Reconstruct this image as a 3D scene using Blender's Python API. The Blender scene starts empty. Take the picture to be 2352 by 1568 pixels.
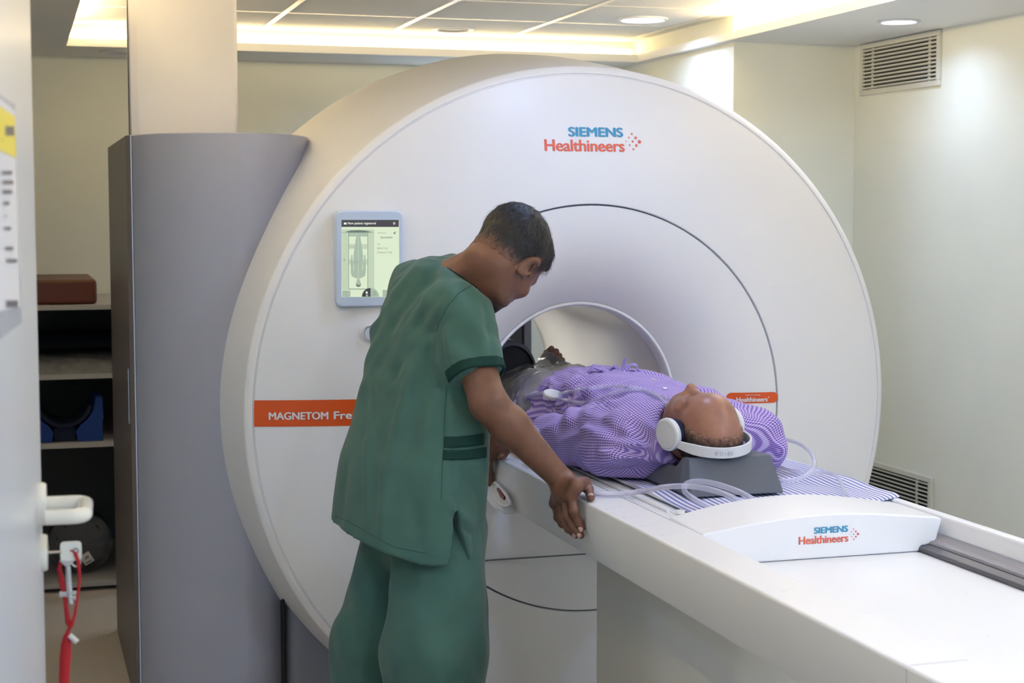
import bpy, bmesh, math, random
import numpy as np
from mathutils import Vector, Matrix
from mathutils.bvhtree import BVHTree

S = bpy.context.scene
COL = S.collection

# ------------------------------------------------------------------ camera
F_PX = 3725.8                                   # focal length in pixels of a 2352 px wide frame
CAM = np.array([-1.649, -4.573, 1.576])
YAW, PITCH = math.radians(16.996), math.radians(4.591)
FW = np.array([math.sin(YAW)*math.cos(PITCH), math.cos(YAW)*math.cos(PITCH), -math.sin(PITCH)])
RT = np.array([math.cos(YAW), -math.sin(YAW), 0.0])
UP = np.cross(RT, FW)
cd = bpy.data.cameras.new('camera')
cam = bpy.data.objects.new('camera', cd); COL.objects.link(cam)
cam.matrix_world = Matrix(((RT[0], UP[0], -FW[0], CAM[0]), (RT[1], UP[1], -FW[1], CAM[1]),
                           (RT[2], UP[2], -FW[2], CAM[2]), (0, 0, 0, 1)))
cd.sensor_width = 36.0; cd.lens = F_PX/2352*36; cd.clip_start = .05; cd.clip_end = 60
cd.dof.use_dof = True; cd.dof.focus_distance = 4.0; cd.dof.aperture_fstop = 7.0
S.camera = cam

# ------------------------------------------------------------------ world, exposure
W = bpy.data.worlds.new('world'); S.world = W; W.use_nodes = True
W.node_tree.nodes['Background'].inputs[0].default_value = (.75, .8, 1.0, 1)
W.node_tree.nodes['Background'].inputs[1].default_value = .05
S.view_settings.view_transform = 'Standard'; S.view_settings.look = 'None'
S.view_settings.gamma = 1.0; S.view_settings.use_curve_mapping = False
S.view_settings.exposure = 0.19

# ------------------------------------------------------------------ downlights in the ceiling, with unseen fill lamps added among them
COOL = (.47, .64, 1.0)
def downlight_or_fill(x, y, z, power, size=.17, color=COOL, spread=150):
    l = bpy.data.lights.new('downlight_or_fill', 'AREA'); l.shape = 'DISK'; l.size = size
    l.energy = power; l.color = color; l.spread = math.radians(spread)
    o = bpy.data.objects.new('downlight_or_fill', l); COL.objects.link(o); o.location = (x, y, z)
    return o
ZS, ZT = 2.284, 2.40                            # soffit and coffer ceiling heights
LAMPS = [                                       # x, y, z, watts
    (.943, 1.99, ZT-.012, 5.5), (1.524, .868, ZS-.012, 2.2), (.40, 2.90, ZS-.012, 9),  # last of this row: unseen, added to brighten the bore from behind
    (.95, .25, ZT-.012, 4), (.95, -1.6, ZT-.012, 1.4), (.2, -2.4, ZT-.012, 1.2), (1.45, -1.9, ZS-.012, 4), (1.45, -3.3, ZS-.012, 15),  # the pair nearest the right wall is unseen, added to brighten it
    (-2.0, -.7, ZS-.012, 4), (-2.0, -2.5, ZS-.012, 7), (-.6, -4.2, ZS-.012, 24), (.9, -3.9, ZS-.012, 26)]  # unseen lamps added as fill from the left and behind the camera
for a in LAMPS: downlight_or_fill(*a, spread=180 if a[1] < -2.4 or a[0] < -1 else 150)
downlight_or_fill(-.10, -.62, ZT-.012, 5.2, color=(.40, .57, 1.0), spread=160)
WARM = (1.0, .77, .45)
def cove_lamp(x, y, z, length, power, tilt, turn):                # the lit strips in the cove round the ceiling recess
    l = bpy.data.lights.new('cove_lamp', 'AREA'); l.shape = 'RECTANGLE'; l.size = length; l.size_y = .02
    l.energy = power; l.color = WARM
    o = bpy.data.objects.new('cove_lamp', l); COL.objects.link(o); o.location = (x, y, z)
    o.rotation_euler = (math.radians(tilt), 0, math.radians(turn))
bl = bpy.data.lights.new('bore_fill', 'AREA'); bl.shape = 'RECTANGLE'; bl.size = .12; bl.size_y = .5; bl.energy = 2.2; bl.color = (1, .95, .82)
bo = bpy.data.objects.new('bore_fill', bl); COL.objects.link(bo); bo.location = (0, 1.10, 1.272)     # unseen fill added under the bore roof to brighten the inside
cove_lamp(-.1, 2.86, 2.328, 2.6, 4, -118, 0)
cove_lamp(1.255, -.2, 2.328, 5.6, 38, -118, -90)
cove_lamp(-1.50, -.2, 2.328, 5.6, 36, -118, 90)
cove_lamp(-.1, -3.28, 2.328, 2.6, 20, -118, 180)

# ------------------------------------------------------------------ helpers
def ray(px, py):
    return (px-1176)/F_PX*RT - (py-784)/F_PX*UP + FW
def at(px, py, depth):                          # world point seen at a pixel, at a distance along the view
    return CAM + depth*ray(px, py)
def on(px, py, axis, val):                      # world point seen at a pixel, on the plane axis = val
    d = ray(px, py); return CAM + (val-CAM[axis])/d[axis]*d
def proj(p):
    d = np.asarray(p)-CAM; z = d@FW
    return np.array([1176+F_PX*(d@RT)/z, 784-F_PX*(d@UP)/z, z])

def srgb(r, g, b):
    f = lambda c: c/12.92 if c <= .04045 else ((c+.055)/1.055)**2.4
    return (f(r/255), f(g/255), f(b/255), 1)

def tag(o, label=None, cat=None, group=None, kind=None):
    if label: o['label'] = label
    if cat: o['category'] = cat
    if group: o['group'] = group
    if kind: o['kind'] = kind
    return o
def empty(name, loc, label=None, cat=None, group=None):
    o = bpy.data.objects.new(name, None); COL.objects.link(o); o.location = tuple(loc)
    o.empty_display_size = .05
    return tag(o, label, cat, group)

class MB:                                       # collects shapes and links them as ONE mesh object
    def __init__(s): s.v = []; s.f = []; s.m = []; s.uv = None
    def add(s, v, f, m=0):
        n = len(s.v); s.v += [tuple(map(float, q)) for q in v]
        s.f += [tuple(i+n for i in q) for q in f]; s.m += [m]*len(f); return s
    def box(s, x0, x1, y0, y1, z0, z1, m=0):
        v = [(x, y, z) for x in (x0, x1) for y in (y0, y1) for z in (z0, z1)]
        return s.add(v, [(0,1,3,2),(4,6,7,5),(0,4,5,1),(2,3,7,6),(0,2,6,4),(1,5,7,3)], m)
    def prism(s, poly, axis, a, b, m=0):        # polygon in the two other axes, extruded along axis
        def P(u, w, t):
            return {0:(t,u,w), 1:(u,t,w), 2:(u,w,t)}[axis]
        n = len(poly); v = [P(u, w, a) for u, w in poly]+[P(u, w, b) for u, w in poly]
        f = [(i, (i+1) % n, (i+1) % n+n, i+n) for i in range(n)]
        f += [tuple(range(n))[::-1], tuple(range(n, 2*n))]
        return s.add(v, f, m)
    def lathe(s, prof, cx, cz, n=160, zmin=None, m=0, closed=False):   # prof: (r, y) turned round the y axis
        v = []
        for r, y in prof:
            for k in range(n):
                a = 2*math.pi*k/n; z = cz+r*math.sin(a)
                v.append((cx+r*math.cos(a), y, z if zmin is None else max(z, zmin)))
        f = []; L = len(prof)
        for i in range(L if closed else L-1):
            for k in range(n):
                k2 = (k+1) % n; j = (i+1) % L
                f.append((i*n+k, i*n+k2, j*n+k2, j*n+k))
        return s.add(v, f, m)
    def lathe_z(s, prof, cx, cy, n=48, m=0, axis=2):   # prof: (r, h) turned round z (or x / y)
        v = []
        for r, h in prof:
            for k in range(n):
                a = 2*math.pi*k/n; c, d = r*math.cos(a), r*math.sin(a)
                v.append({2:(cx[0]+c, cx[1]+d, h), 0:(h, cx[0]+c, cx[1]+d), 1:(cx[0]+c, h, cx[1]+d)}[axis])
        f = [(i*n+k, i*n+(k+1) % n, (i+1)*n+(k+1) % n, (i+1)*n+k) for i in range(len(prof)-1) for k in range(n)]
        return s.add(v, f, m)
    def tube(s, pts, r, n=12, m=0, flat=None):
        pts = [Vector(tuple(map(float, p))) for p in pts]; L = len(pts)
        rs = r if hasattr(r, '__len__') else [r]*L
        ring = []; prev = None; v = []
        for i, p in enumerate(pts):
            t = (pts[min(i+1, L-1)]-pts[max(i-1, 0)]).normalized()
            if prev is None:
                a = Vector((0, 0, 1)) if abs(t.z) < .9 else Vector((1, 0, 0))
                u = t.cross(a).normalized()
            else: u = (prev-t*prev.dot(t)).normalized()
            w = t.cross(u); prev = u
            for k in range(n):
                an = 2*math.pi*k/n
                v.append(p+u*math.cos(an)*rs[i]+w*math.sin(an)*rs[i]*(flat or 1))
        f = [(i*n+k, i*n+(k+1) % n, (i+1)*n+(k+1) % n, (i+1)*n+k) for i in range(L-1) for k in range(n)]
        f += [tuple(range(n))[::-1], tuple(range((L-1)*n, L*n))]
        return s.add(v, f, m)
    def grid(s, P, m=0):                        # P[i][j] points
        a, b = len(P), len(P[0])
        return s.add([q for row in P for q in row],
                     [(i*b+j, i*b+j+1, (i+1)*b+j+1, (i+1)*b+j) for i in range(a-1) for j in range(b-1)], m)
    def build(s, name, mats, parent=None, smooth=True, bevel=0, seg=2, ang=35, fix=True, solid=0):
        me = bpy.data.meshes.new(name); me.from_pydata(s.v, [], s.f)
        mats = mats if isinstance(mats, (list, tuple)) else [mats]
        for q in mats: me.materials.append(q)
        if len(mats) > 1: me.polygons.foreach_set('material_index', s.m)
        if fix:
            b = bmesh.new(); b.from_mesh(me); bmesh.ops.recalc_face_normals(b, faces=b.faces[:]); b.to_mesh(me); b.free()
        me.update()
        return link(name, me, parent, smooth, bevel, seg, ang, solid)
def link(name, me, parent=None, smooth=True, bevel=0, seg=2, ang=35, solid=0):
    o = bpy.data.objects.new(name, me); COL.objects.link(o)
    if solid:
        q = o.modifiers.new('solid', 'SOLIDIFY'); q.thickness = solid; q.offset = 0
    if bevel:
        q = o.modifiers.new('bevel', 'BEVEL'); q.width = bevel; q.segments = seg; q.limit_method = 'ANGLE'
        q.angle_limit = math.radians(ang); q.harden_normals = False
    if smooth:
        me.polygons.foreach_set('use_smooth', [True]*len(me.polygons))
        if hasattr(me, 'set_sharp_from_angle'): me.set_sharp_from_angle(angle=math.radians(ang))
    if parent is not None:
        o.parent = parent
        if parent.type == 'EMPTY': o.matrix_parent_inverse = Matrix.Translation(-Vector(parent.location))
    return o

def bez(pts, n=10):                             # Catmull-Rom through points
    P = [np.asarray(p, float) for p in pts]; P = [2*P[0]-P[1]]+P+[2*P[-1]-P[-2]]
    out = []
    for i in range(1, len(P)-2):
        for k in range(n):
            t = k/n; a, b, c, d = P[i-1:i+3]
            out.append(.5*((2*b)+(c-a)*t+(2*a-5*b+4*c-d)*t*t+(3*b-a-3*c+d)*t**3))
    out.append(P[-2]); return out

def rrect(x0, x1, y0, y1, r, n=6):
    o = []
    for cx, cy, a0 in ((x1-r, y0+r, -90), (x1-r, y1-r, 0), (x0+r, y1-r, 90), (x0+r, y0+r, 180)):
        for k in range(n+1):
            a = math.radians(a0+90*k/n); o.append((cx+r*math.cos(a), cy+r*math.sin(a)))
    return o

def text_shape(s, bold=0.0, space=1.0):         # outline of a word as flat triangles, in a unit box
    cu = bpy.data.curves.new('word', 'FONT'); cu.body = s; cu.size = 1; cu.offset = bold; cu.space_character = space
    cu.resolution_u = 4
    o = bpy.data.objects.new('word', cu); COL.objects.link(o)
    dg = bpy.context.evaluated_depsgraph_get(); dg.update()
    me = bpy.data.meshes.new_from_object(o.evaluated_get(dg))
    v = np.array([q.co[:2] for q in me.vertices]); f = [tuple(p.vertices) for p in me.polygons]
    bpy.data.objects.remove(o); bpy.data.curves.remove(cu); bpy.data.meshes.remove(me)
    lo, hi = v.min(0), v.max(0)
    return (v-lo)/(hi-lo), f
def text_on(mb, s, x0, x1, z0, z1, fn, m=0, bold=0.0, flip=False, space=1.0):
    v, f = text_shape(s, 0, space)
    if flip: v = 1-v
    h = abs(z1-z0)*bold
    for k, (a, b) in enumerate(((0, 0), (-1, 0), (1, 0), (0, 1), (0, -1)) if bold else ((0, 0),)):   # heavier strokes
        xm, zm, e = (x0+x1)/2, (z0+z1)/2, 1e-3
        p0, p1, p2 = (np.array(fn(*q)) for q in ((xm, zm), (xm+e, zm), (xm, zm+e))); nn = np.cross(p1-p0, p2-p0); nn = nn/np.linalg.norm(nn)*7e-5*k
        mb.add([np.array(fn(x0+h+(x1-x0-2*h)*u+a*h, z0+h*.5+(z1-z0-h)*w+b*h*.5))+nn for u, w in v], f, m)

# ------------------------------------------------------------------ materials
def mat(name, col, rough=.5, metal=0, noise=0, scale=40, bump=0, bscale=200, spec=.5, coat=0, sss=0, emit=None, es=0, alpha=1, trans=0, ior=1.45, detail=4, sheen=0):
    m = bpy.data.materials.new(name); m.use_nodes = True; nt = m.node_tree; b = nt.nodes['Principled BSDF']
    if len(col) == 3: col = (*col, 1)
    b.inputs['Base Color'].default_value = col; b.inputs['Roughness'].default_value = rough
    b.inputs['Metallic'].default_value = metal; b.inputs['Specular IOR Level'].default_value = spec
    b.inputs['Coat Weight'].default_value = coat; b.inputs['IOR'].default_value = ior
    b.inputs['Transmission Weight'].default_value = trans; b.inputs['Alpha'].default_value = alpha
    if sss:
        b.inputs['Subsurface Weight'].default_value = sss; b.inputs['Subsurface Radius'].default_value = (.012, .005, .003)
        b.inputs['Subsurface Scale'].default_value = 1.0
    if sheen: b.inputs['Sheen Weight'].default_value = sheen
    if emit: b.inputs['Emission Color'].default_value = (*emit[:3], 1); b.inputs['Emission Strength'].default_value = es
    tc = nt.nodes.new('ShaderNodeTexCoord')
    if noise:
        n = nt.nodes.new('ShaderNodeTexNoise'); n.inputs['Scale'].default_value = scale; n.inputs['Detail'].default_value = detail
        nt.links.new(tc.outputs['Object'], n.inputs['Vector'])
        mr = nt.nodes.new('ShaderNodeMapRange'); mr.inputs[1].default_value = .3; mr.inputs[2].default_value = .7
        mr.inputs[3].default_value = 1-noise; mr.inputs[4].default_value = 1+noise
        nt.links.new(n.outputs['Fac'], mr.inputs[0])
        mx = nt.nodes.new('ShaderNodeMix'); mx.data_type = 'RGBA'; mx.blend_type = 'MULTIPLY'; mx.inputs[0].default_value = 1
        mx.inputs[6].default_value = col; nt.links.new(mr.outputs[0], mx.inputs[7]); nt.links.new(mx.outputs[2], b.inputs['Base Color'])
    if bump:
        n = nt.nodes.new('ShaderNodeTexNoise'); n.inputs['Scale'].default_value = bscale; n.inputs['Detail'].default_value = 3
        nt.links.new(tc.outputs['Object'], n.inputs['Vector'])
        bp = nt.nodes.new('ShaderNodeBump'); bp.inputs['Strength'].default_value = bump; bp.inputs['Distance'].default_value = .002
        nt.links.new(n.outputs['Fac'], bp.inputs['Height']); nt.links.new(bp.outputs[0], b.inputs['Normal'])
    return m
def uv_stripes(name, c0, c1, pu, pv=None, rough=.85, duty=.5, soft=.12):
    """stripes along v (period pu in metres of u), or a gingham when pv is given"""
    m = mat(name, c0, rough, spec=.2); nt = m.node_tree; b = nt.nodes['Principled BSDF']
    uv = nt.nodes.new('ShaderNodeUVMap'); uv.uv_map = 'uv'
    sp = nt.nodes.new('ShaderNodeSeparateXYZ'); nt.links.new(uv.outputs[0], sp.inputs[0])
    def math_(op, a, bb=None):
        n = nt.nodes.new('ShaderNodeMath'); n.operation = op
        for i, q in enumerate((a, bb)):
            if q is None: continue
            if isinstance(q, (int, float)): n.inputs[i].default_value = q
            else: nt.links.new(q, n.inputs[i])
        return n.outputs[0]
    def stripe(s, per):
        fr = math_('SINE', math_('MULTIPLY', s, 2*math.pi/per))
        mr = nt.nodes.new('ShaderNodeMapRange'); mr.inputs[1].default_value = (.5-duty)*2-soft*4; mr.inputs[2].default_value = (.5-duty)*2+soft*4
        nt.links.new(fr, mr.inputs[0]); return mr.outputs[0]
    s = stripe(sp.outputs[0], pu)
    if pv: s = math_('MULTIPLY', math_('ADD', s, stripe(sp.outputs[1], pv)), .5)
    mx = nt.nodes.new('ShaderNodeMix'); mx.data_type = 'RGBA'; mx.inputs[6].default_value = c0; mx.inputs[7].default_value = c1
    nt.links.new(s, mx.inputs[0]); nt.links.new(mx.outputs[2], b.inputs['Base Color'])
    return m

M = {}
M['wall'] = mat('wall_paint', (.82, .82, .70), .7, noise=.02, scale=3, bump=.05, bscale=300)
M['soffit'] = mat('soffit_paint', (.86, .85, .80), .8)
M['tile'] = mat('ceiling_tile', (.80, .79, .74), .9, noise=.06, scale=160, bump=.3, bscale=260)
M['grid_bar'] = mat('ceiling_bar', (.78, .77, .72), .25)
M['floor'] = mat('floor_vinyl', (.56, .48, .38), .45, noise=.22, scale=220)
M['white'] = mat('white_shell', (.80, .80, .81), .38, bump=.02, bscale=900)
M['white_soft'] = mat('white_lacquer', (.84, .84, .85), .3)
M['beige'] = mat('ivory_panel', (.74, .73, .69), .5)
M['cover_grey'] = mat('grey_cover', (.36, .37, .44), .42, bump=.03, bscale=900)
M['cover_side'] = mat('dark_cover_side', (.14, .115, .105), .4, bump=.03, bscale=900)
M['plinth_grey'] = mat('plinth_grey', (.22, .225, .26), .5)
M['duct'] = mat('duct_cladding', (.70, .67, .65), .35, noise=.02, scale=6)
M['seam'] = mat('dark_seam_gap', (.16, .16, .17), .7)  # dark grey for joints and side markings
M['bore'] = mat('bore_liner', (.66, .65, .63), .22)
M['cabinet_dark'] = mat('charcoal_cabinet', (.02, .02, .024), .5)
M['cabinet_edge'] = mat('grey_cabinet_edge', (.10, .10, .12), .5)
M['orange'] = mat('orange_band', srgb(214, 84, 24), .35)
M['teal_ink'] = mat('teal_ink', srgb(66, 148, 186), .4)
M['red_ink'] = mat('red_orange_ink', srgb(222, 104, 84), .4)
M['white_ink'] = mat('white_ink', (.80, .80, .82), .4)
M['faint_ink'] = mat('faint_grey_ink', (.60, .60, .64), .5)
M['grey_ink'] = mat('grey_ink', (.45, .45, .50), .5)
M['bezel'] = mat('pale_blue_bezel', (.56, .66, .82), .2, coat=.3)
M['chrome'] = mat('chrome', (.75, .76, .80), .12, metal=1)
M['steel'] = mat('steel_key', (.55, .55, .56), .25, metal=1)
M['btn'] = mat('button_face', (.60, .63, .76), .35)
M['glow_white'] = mat('lit_symbol', (.9, .9, .95), .4, emit=(1, 1, 1), es=.8)
def scr(name, c, s=1.0): return mat(name, (0.02, .02, .02), .3, emit=c[:3], es=s)
M['scr_bg'] = scr('screen_pale_green', srgb(205, 219, 190))
M['scr_mid'] = scr('screen_mid_green', srgb(180, 196, 172))
M['scr_body'] = scr('screen_figure', srgb(156, 174, 155))
M['scr_line'] = scr('screen_line', srgb(96, 110, 98))
M['scr_dark'] = scr('screen_bar', srgb(55, 54, 60))
M['scr_txt'] = scr('screen_white_text', srgb(226, 232, 220))
M['dark_vent'] = mat('dark_void', (.012, .012, .012), .9)
M['vent_paint'] = mat('vent_paint', (.66, .64, .54), .45)
M['black'] = mat('black_fabric', (.012, .012, .016), .75, bump=.2, bscale=120)
M['grey_fabric'] = mat('grey_webbing', (.10, .10, .12), .7)
M['skin_dark'] = mat('brown_skin', (.215, .095, .055), .48, noise=.14, scale=26, bump=.12, bscale=380, sss=.08)
M['skin_face'] = mat('warm_brown_skin', (.29, .135, .085), .42, noise=.16, scale=24, bump=.12, bscale=320, sss=.08)
M['nail'] = mat('fingernail', (.50, .33, .28), .3)
M['hair'] = mat('black_hair', (.012, .010, .012), .55, noise=.5, scale=300, bump=.6, bscale=420)
M['hair_grey'] = mat('greying_hair', (.035, .027, .022), .6, noise=.6, scale=260, bump=.5, bscale=420)
M['scrub'] = mat('green_scrub_cloth', (.052, .124, .104), .82, noise=.07, scale=14, bump=.12, bscale=900, spec=.2, sheen=.15)
M['scrub_dark'] = mat('dark_green_trim', (.010, .040, .032), .8, bump=.15, bscale=900, spec=.2)
M['gown'] = uv_stripes('purple_gingham', (.58, .50, .78, 1), (.10, .038, .33, 1), .0055, .0055)
M['sheet'] = uv_stripes('blue_white_stripe', (.80, .80, .85, 1), (.20, .22, .50, 1), .0145, None, duty=.47)
M['pillow'] = mat('slate_foam', (.085, .10, .135), .6, bump=.1, bscale=700)
M['phone_white'] = mat('white_plastic', (.70, .71, .73), .35)
M['phone_pad'] = mat('navy_ear_pad', (.012, .015, .04), .6)
M['tube'] = mat('clear_tube', (.82, .81, .94), .12, trans=.6, ior=1.25, alpha=.60)
M['seam_green'] = mat('green_seam', (.024, .066, .056), .85)
M['valve'] = mat('valve_plastic', (.66, .68, .72), .35)
M['plastic'] = mat('grey_plastic_film', (.34, .33, .31), .22, alpha=.62, noise=.2, scale=20)
M['bag_film'] = mat('clear_bag_film', (.5, .5, .48), .2, alpha=.16)
M['track'] = mat('dark_track', (.085, .085, .095), .4)
M['track2'] = mat('mid_grey_track', (.22, .22, .25), .4)
M['red_glass'] = mat('dark_red_button', (.16, .006, .008), .25)
M['led'] = mat('led_strip', (1, 1, 1), .5, emit=(1.0, .80, .45), es=2.2)
M['lamp_on'] = mat('lit_diffuser', (1, 1, 1), .5, emit=(.90, .92, 1.0), es=8)
M['lamp_off'] = mat('unlit_diffuser', (.55, .54, .50), .5)
M['trim_white'] = mat('lamp_trim', (.75, .75, .75), .4)
M['door'] = mat('door_lacquer', (.66, .67, .68), .28, noise=.02, scale=3)
M['ivory'] = mat('ivory_plastic', (.76, .75, .66), .16, coat=.4)
M['paper'] = mat('white_paper', (.66, .66, .68), .75)
M['film'] = mat('plastic_sleeve', (.75, .76, .80), .2, alpha=.35)
M['yellow_paper'] = mat('yellow_label', (.76, .64, .08), .6)
M['print'] = mat('print_ink', (.16, .15, .16), .8)
M['ribbon'] = mat('red_ribbon', (.42, .008, .012), .6)
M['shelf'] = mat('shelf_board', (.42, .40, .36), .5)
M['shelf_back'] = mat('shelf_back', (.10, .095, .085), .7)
M['vinyl_brown'] = mat('brown_vinyl', (.105, .026, .010), .42, bump=.05, bscale=200)
M['foam_blue'] = mat('blue_foam', (.006, .040, .20), .7)
M['foam_navy'] = mat('navy_foam', (.004, .008, .030), .8)
M['label_white'] = mat('white_label', (.60, .58, .54), .7)
M['toe'] = mat('toe_skin', (.10, .045, .03), .5)
def masked(name, c0, c1, rough=.5, **k):                          # colour by the point attribute 'mask'
    m = mat(name, c0, rough, **k); nt = m.node_tree; b = nt.nodes['Principled BSDF']
    a = nt.nodes.new('ShaderNodeAttribute'); a.attribute_name = 'mask'
    mx = nt.nodes.new('ShaderNodeMix'); mx.data_type = 'RGBA'; mx.inputs[7].default_value = (*c1, 1)
    src = b.inputs['Base Color'].links[0].from_socket if b.inputs['Base Color'].links else None
    if src: nt.links.new(src, mx.inputs[6])
    else: mx.inputs[6].default_value = (*c0, 1)
    nt.links.new(a.outputs['Fac'], mx.inputs[0]); nt.links.new(mx.outputs[2], b.inputs['Base Color']); return m
M['skin_tech'] = masked('brown_skin_stubble', (.165, .077, .049), (.012, .009, .009), .46, noise=.12, scale=26, bump=.10, bscale=380, sss=.08)
M['hair_fade'] = masked('black_hair_fade', (.150, .070, .046), (.011, .010, .012), .5, noise=.4, scale=260, bump=.6, bscale=420)
M['hair_thin'] = masked('thin_grey_hair', (.22, .11, .075), (.035, .028, .024), .55, noise=.4, scale=260, bump=.5, bscale=420)
M['skin_patient'] = masked('warm_brown_skin_stubble', (.31, .150, .105), (.030, .022, .018), .38, noise=.14, scale=24, bump=.10, bscale=320, sss=.08)
# ------------------------------------------------------------------ the room
XL, XR, XA, YB, YP, YF = -2.7, 1.82, 1.25, 3.2, 1.73, -5.4     # left, right, alcove wall, back, pier, front
def struct(o): o['kind'] = 'structure'; return o
struct(MB().box(XL-.1, XR+.1, YF-.1, YB+.1, -.1, 0).build('floor', M['floor'], smooth=False))
struct(MB().box(XL-.1, XA+.7, YB, YB+.1, 0, 2.6).build('wall_back', M['wall'], smooth=False))
struct(MB().box(XL-.1, XL, YF, YB, 0, 2.6).build('wall_left', M['wall'], smooth=False))
struct(MB().prism([(XA, YB), (XA, YP), (XR, YP), (XR, YF), (XR+.1, YF), (XR+.1, YB)], 2, 0, 2.6)
       .build('wall_right', M['wall'], smooth=False))
struct(MB().box(XL, XR, YF-.1, YF, 0, 2.6).build('wall_front', M['wall'], smooth=False))
# soffit with the raised coffer in it
CX0, CX1, CY0, CY1 = -1.42, 1.205, -3.2, 2.725
mb = MB()
mb.box(XL, CX0, YF, YB, ZS, ZS+.035); mb.box(CX1, XR, YF, YB, ZS, ZS+.035)
mb.box(CX0, CX1, CY1, YB, ZS, ZS+.035); mb.box(CX0, CX1, YF, CY0, ZS, ZS+.035)
TX0, TX1, TY0, TY1 = CX0-.12, CX1+.07, CY0-.12, CY1+.20        # upper walls of the cove, set back behind the lip
mb.box(TX0-.02, TX0, TY0, TY1, ZS+.035, 2.5); mb.box(TX1, TX1+.02, TY0, TY1, ZS+.035, 2.5)
mb.box(TX0, TX1, TY1, TY1+.02, ZS+.035, 2.5); mb.box(TX0, TX1, TY0-.02, TY0, ZS+.035, 2.5)
so = struct(mb.build('ceiling', M['soffit'], smooth=False))
# tiles of the coffer
xs = [TX0]+[x for x in np.arange(-1.14, TX1, .58)]+[TX1]; ys = [TY1, 2.22, 1.62, 1.02, .42, -.18, -.78, -1.38, -1.98, -2.58, TY0]
mb = MB()
holes = {}
for i in range(len(xs)-1):
    for j in range(len(ys)-1):
        mb.box(xs[i]+.013, xs[i+1]-.013, ys[j+1]+.013, ys[j]-.013, ZT-.004, ZT+.02)
mb.box(TX0, TX1, TY0, TY1, ZT+.021, ZT+.04)
struct(mb.build('ceiling_tiles', M['tile'], smooth=False, bevel=.003, seg=1))
mb = MB()
for x in xs[1:-1]: mb.box(x-.012, x+.012, TY0, TY1, ZT-.006, ZT+.004)
for y in ys[1:-1]: mb.box(TX0, TX1, y-.006, y+.006, ZT-.0045, ZT+.004)
mb.box(TX0, TX1, TY1-.02, TY1, ZT-.008, ZT); mb.box(TX1-.02, TX1, TY0, TY1, ZT-.008, ZT)
struct(mb.build('trim_1', M['grid_bar'], smooth=False))
# cove light strips, lying on the lip
def strip(x0, x1, y0, y1, z0, z1, label):
    o = MB().box(x0, x1, y0, y1, z0, z1).build('light_strip', M['led'], smooth=False)
    tag(o, label, 'light', 'cove light strips'); return o
za, zb = 2.325, 2.362
strip(TX0+.01, TX1-.012, TY1-.012, TY1-.002, za, zb, 'warm glowing light strip along the far side of the ceiling recess')
strip(TX1-.012, TX1-.002, TY0+.01, TY1-.012, za, zb, 'warm glowing light strip along the right side of the ceiling recess')
# skirting
struct(MB().box(XR-.012, XR, YF, YP, 0, .08).build('baseboard_right', M['wall'], smooth=False))
# downlights one sees
def downlight(x, y, z, on_, label, r=.07):
    e = empty('downlight', (x, y, z), label, 'ceiling light', 'round recessed downlights')
    mb = MB(); mb.lathe_z([(r, z-.001), (r+.006, z-.008), (r+.020, z-.005), (r+.020, z+.0)], (x, y), 0, 40)
    mb.build('trim_ring', M['trim_white'], e)
    mb = MB(); h = z-.004 if on_ else z+.0015
    mb.lathe_z([(0.0001, h), (r, h), (r, h+.001), (.0001, h+.001)], (x, y), 0, 40)
    mb.build('diffuser', M['lamp_on'] if on_ else M['lamp_off'], e)
downlight(.943, 1.99, ZT-.004, True, 'lit round downlight among the ceiling tiles', .088)
downlight(1.524, .868, ZS, True, 'lit round downlight in the lower ceiling above the upper wall vent', .06)
downlight(.265, 2.60, ZT-.004, False, 'unlit round downlight among the ceiling tiles near the glowing strip', .075)
downlight(-1.185, 2.915, ZS, False, 'unlit round downlight in the dark lower ceiling behind the duct', .07)
# wall vents
def vent(y0, y1, z0, z1, n, label, muntins):
    e = empty('wall_vent', (XR, (y0+y1)/2, z0), label, 'vent', 'white louvred wall vents')
    mb = MB(); f = .022; t = .014; x = XR
    mb.box(x-t, x, y0, y1, z0, z0+f); mb.box(x-t, x, y0, y1, z1-f, z1)
    mb.box(x-t, x, y0, y0+f, z0+f, z1-f); mb.box(x-t, x, y1-f, y1, z0+f, z1-f)
    mb.build('frame', M['vent_paint'], e, smooth=False, bevel=.002)
    MB().box(x-.003, x-.0005, y0+f, y1-f, z0+f, z1-f).build('duct_shade', M['dark_vent'], e, smooth=False)  # near-black sheet, the shade inside the duct put into its colour
    mb = MB(); hh = (z1-z0-2*f)
    for k in range(n):
        z = z0+f+hh*(k+.5)/n
        mb.prism([(x-.0125, z-.0025), (x-.0125, z+.0035), (x-.004, z+.0005), (x-.004, z-.005)], 1, y0+f, y1-f)
    mb.build('louvre', M['vent_paint'], e, smooth=False)
    for y in muntins: MB().box(x-.0045, x-.002, y-.009, y+.009, z0+f, z1-f).build('mullion', M['vent_paint'], e, smooth=False)
vent(1.045, 1.668, 2.065, 2.281, 11, 'white louvred vent high on the right wall under the ceiling', [1.13, 1.575])
vent(1.041, 1.68, .28, .52, 12, 'white louvred vent low on the right wall behind the table', [1.16, 1.6])

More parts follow.
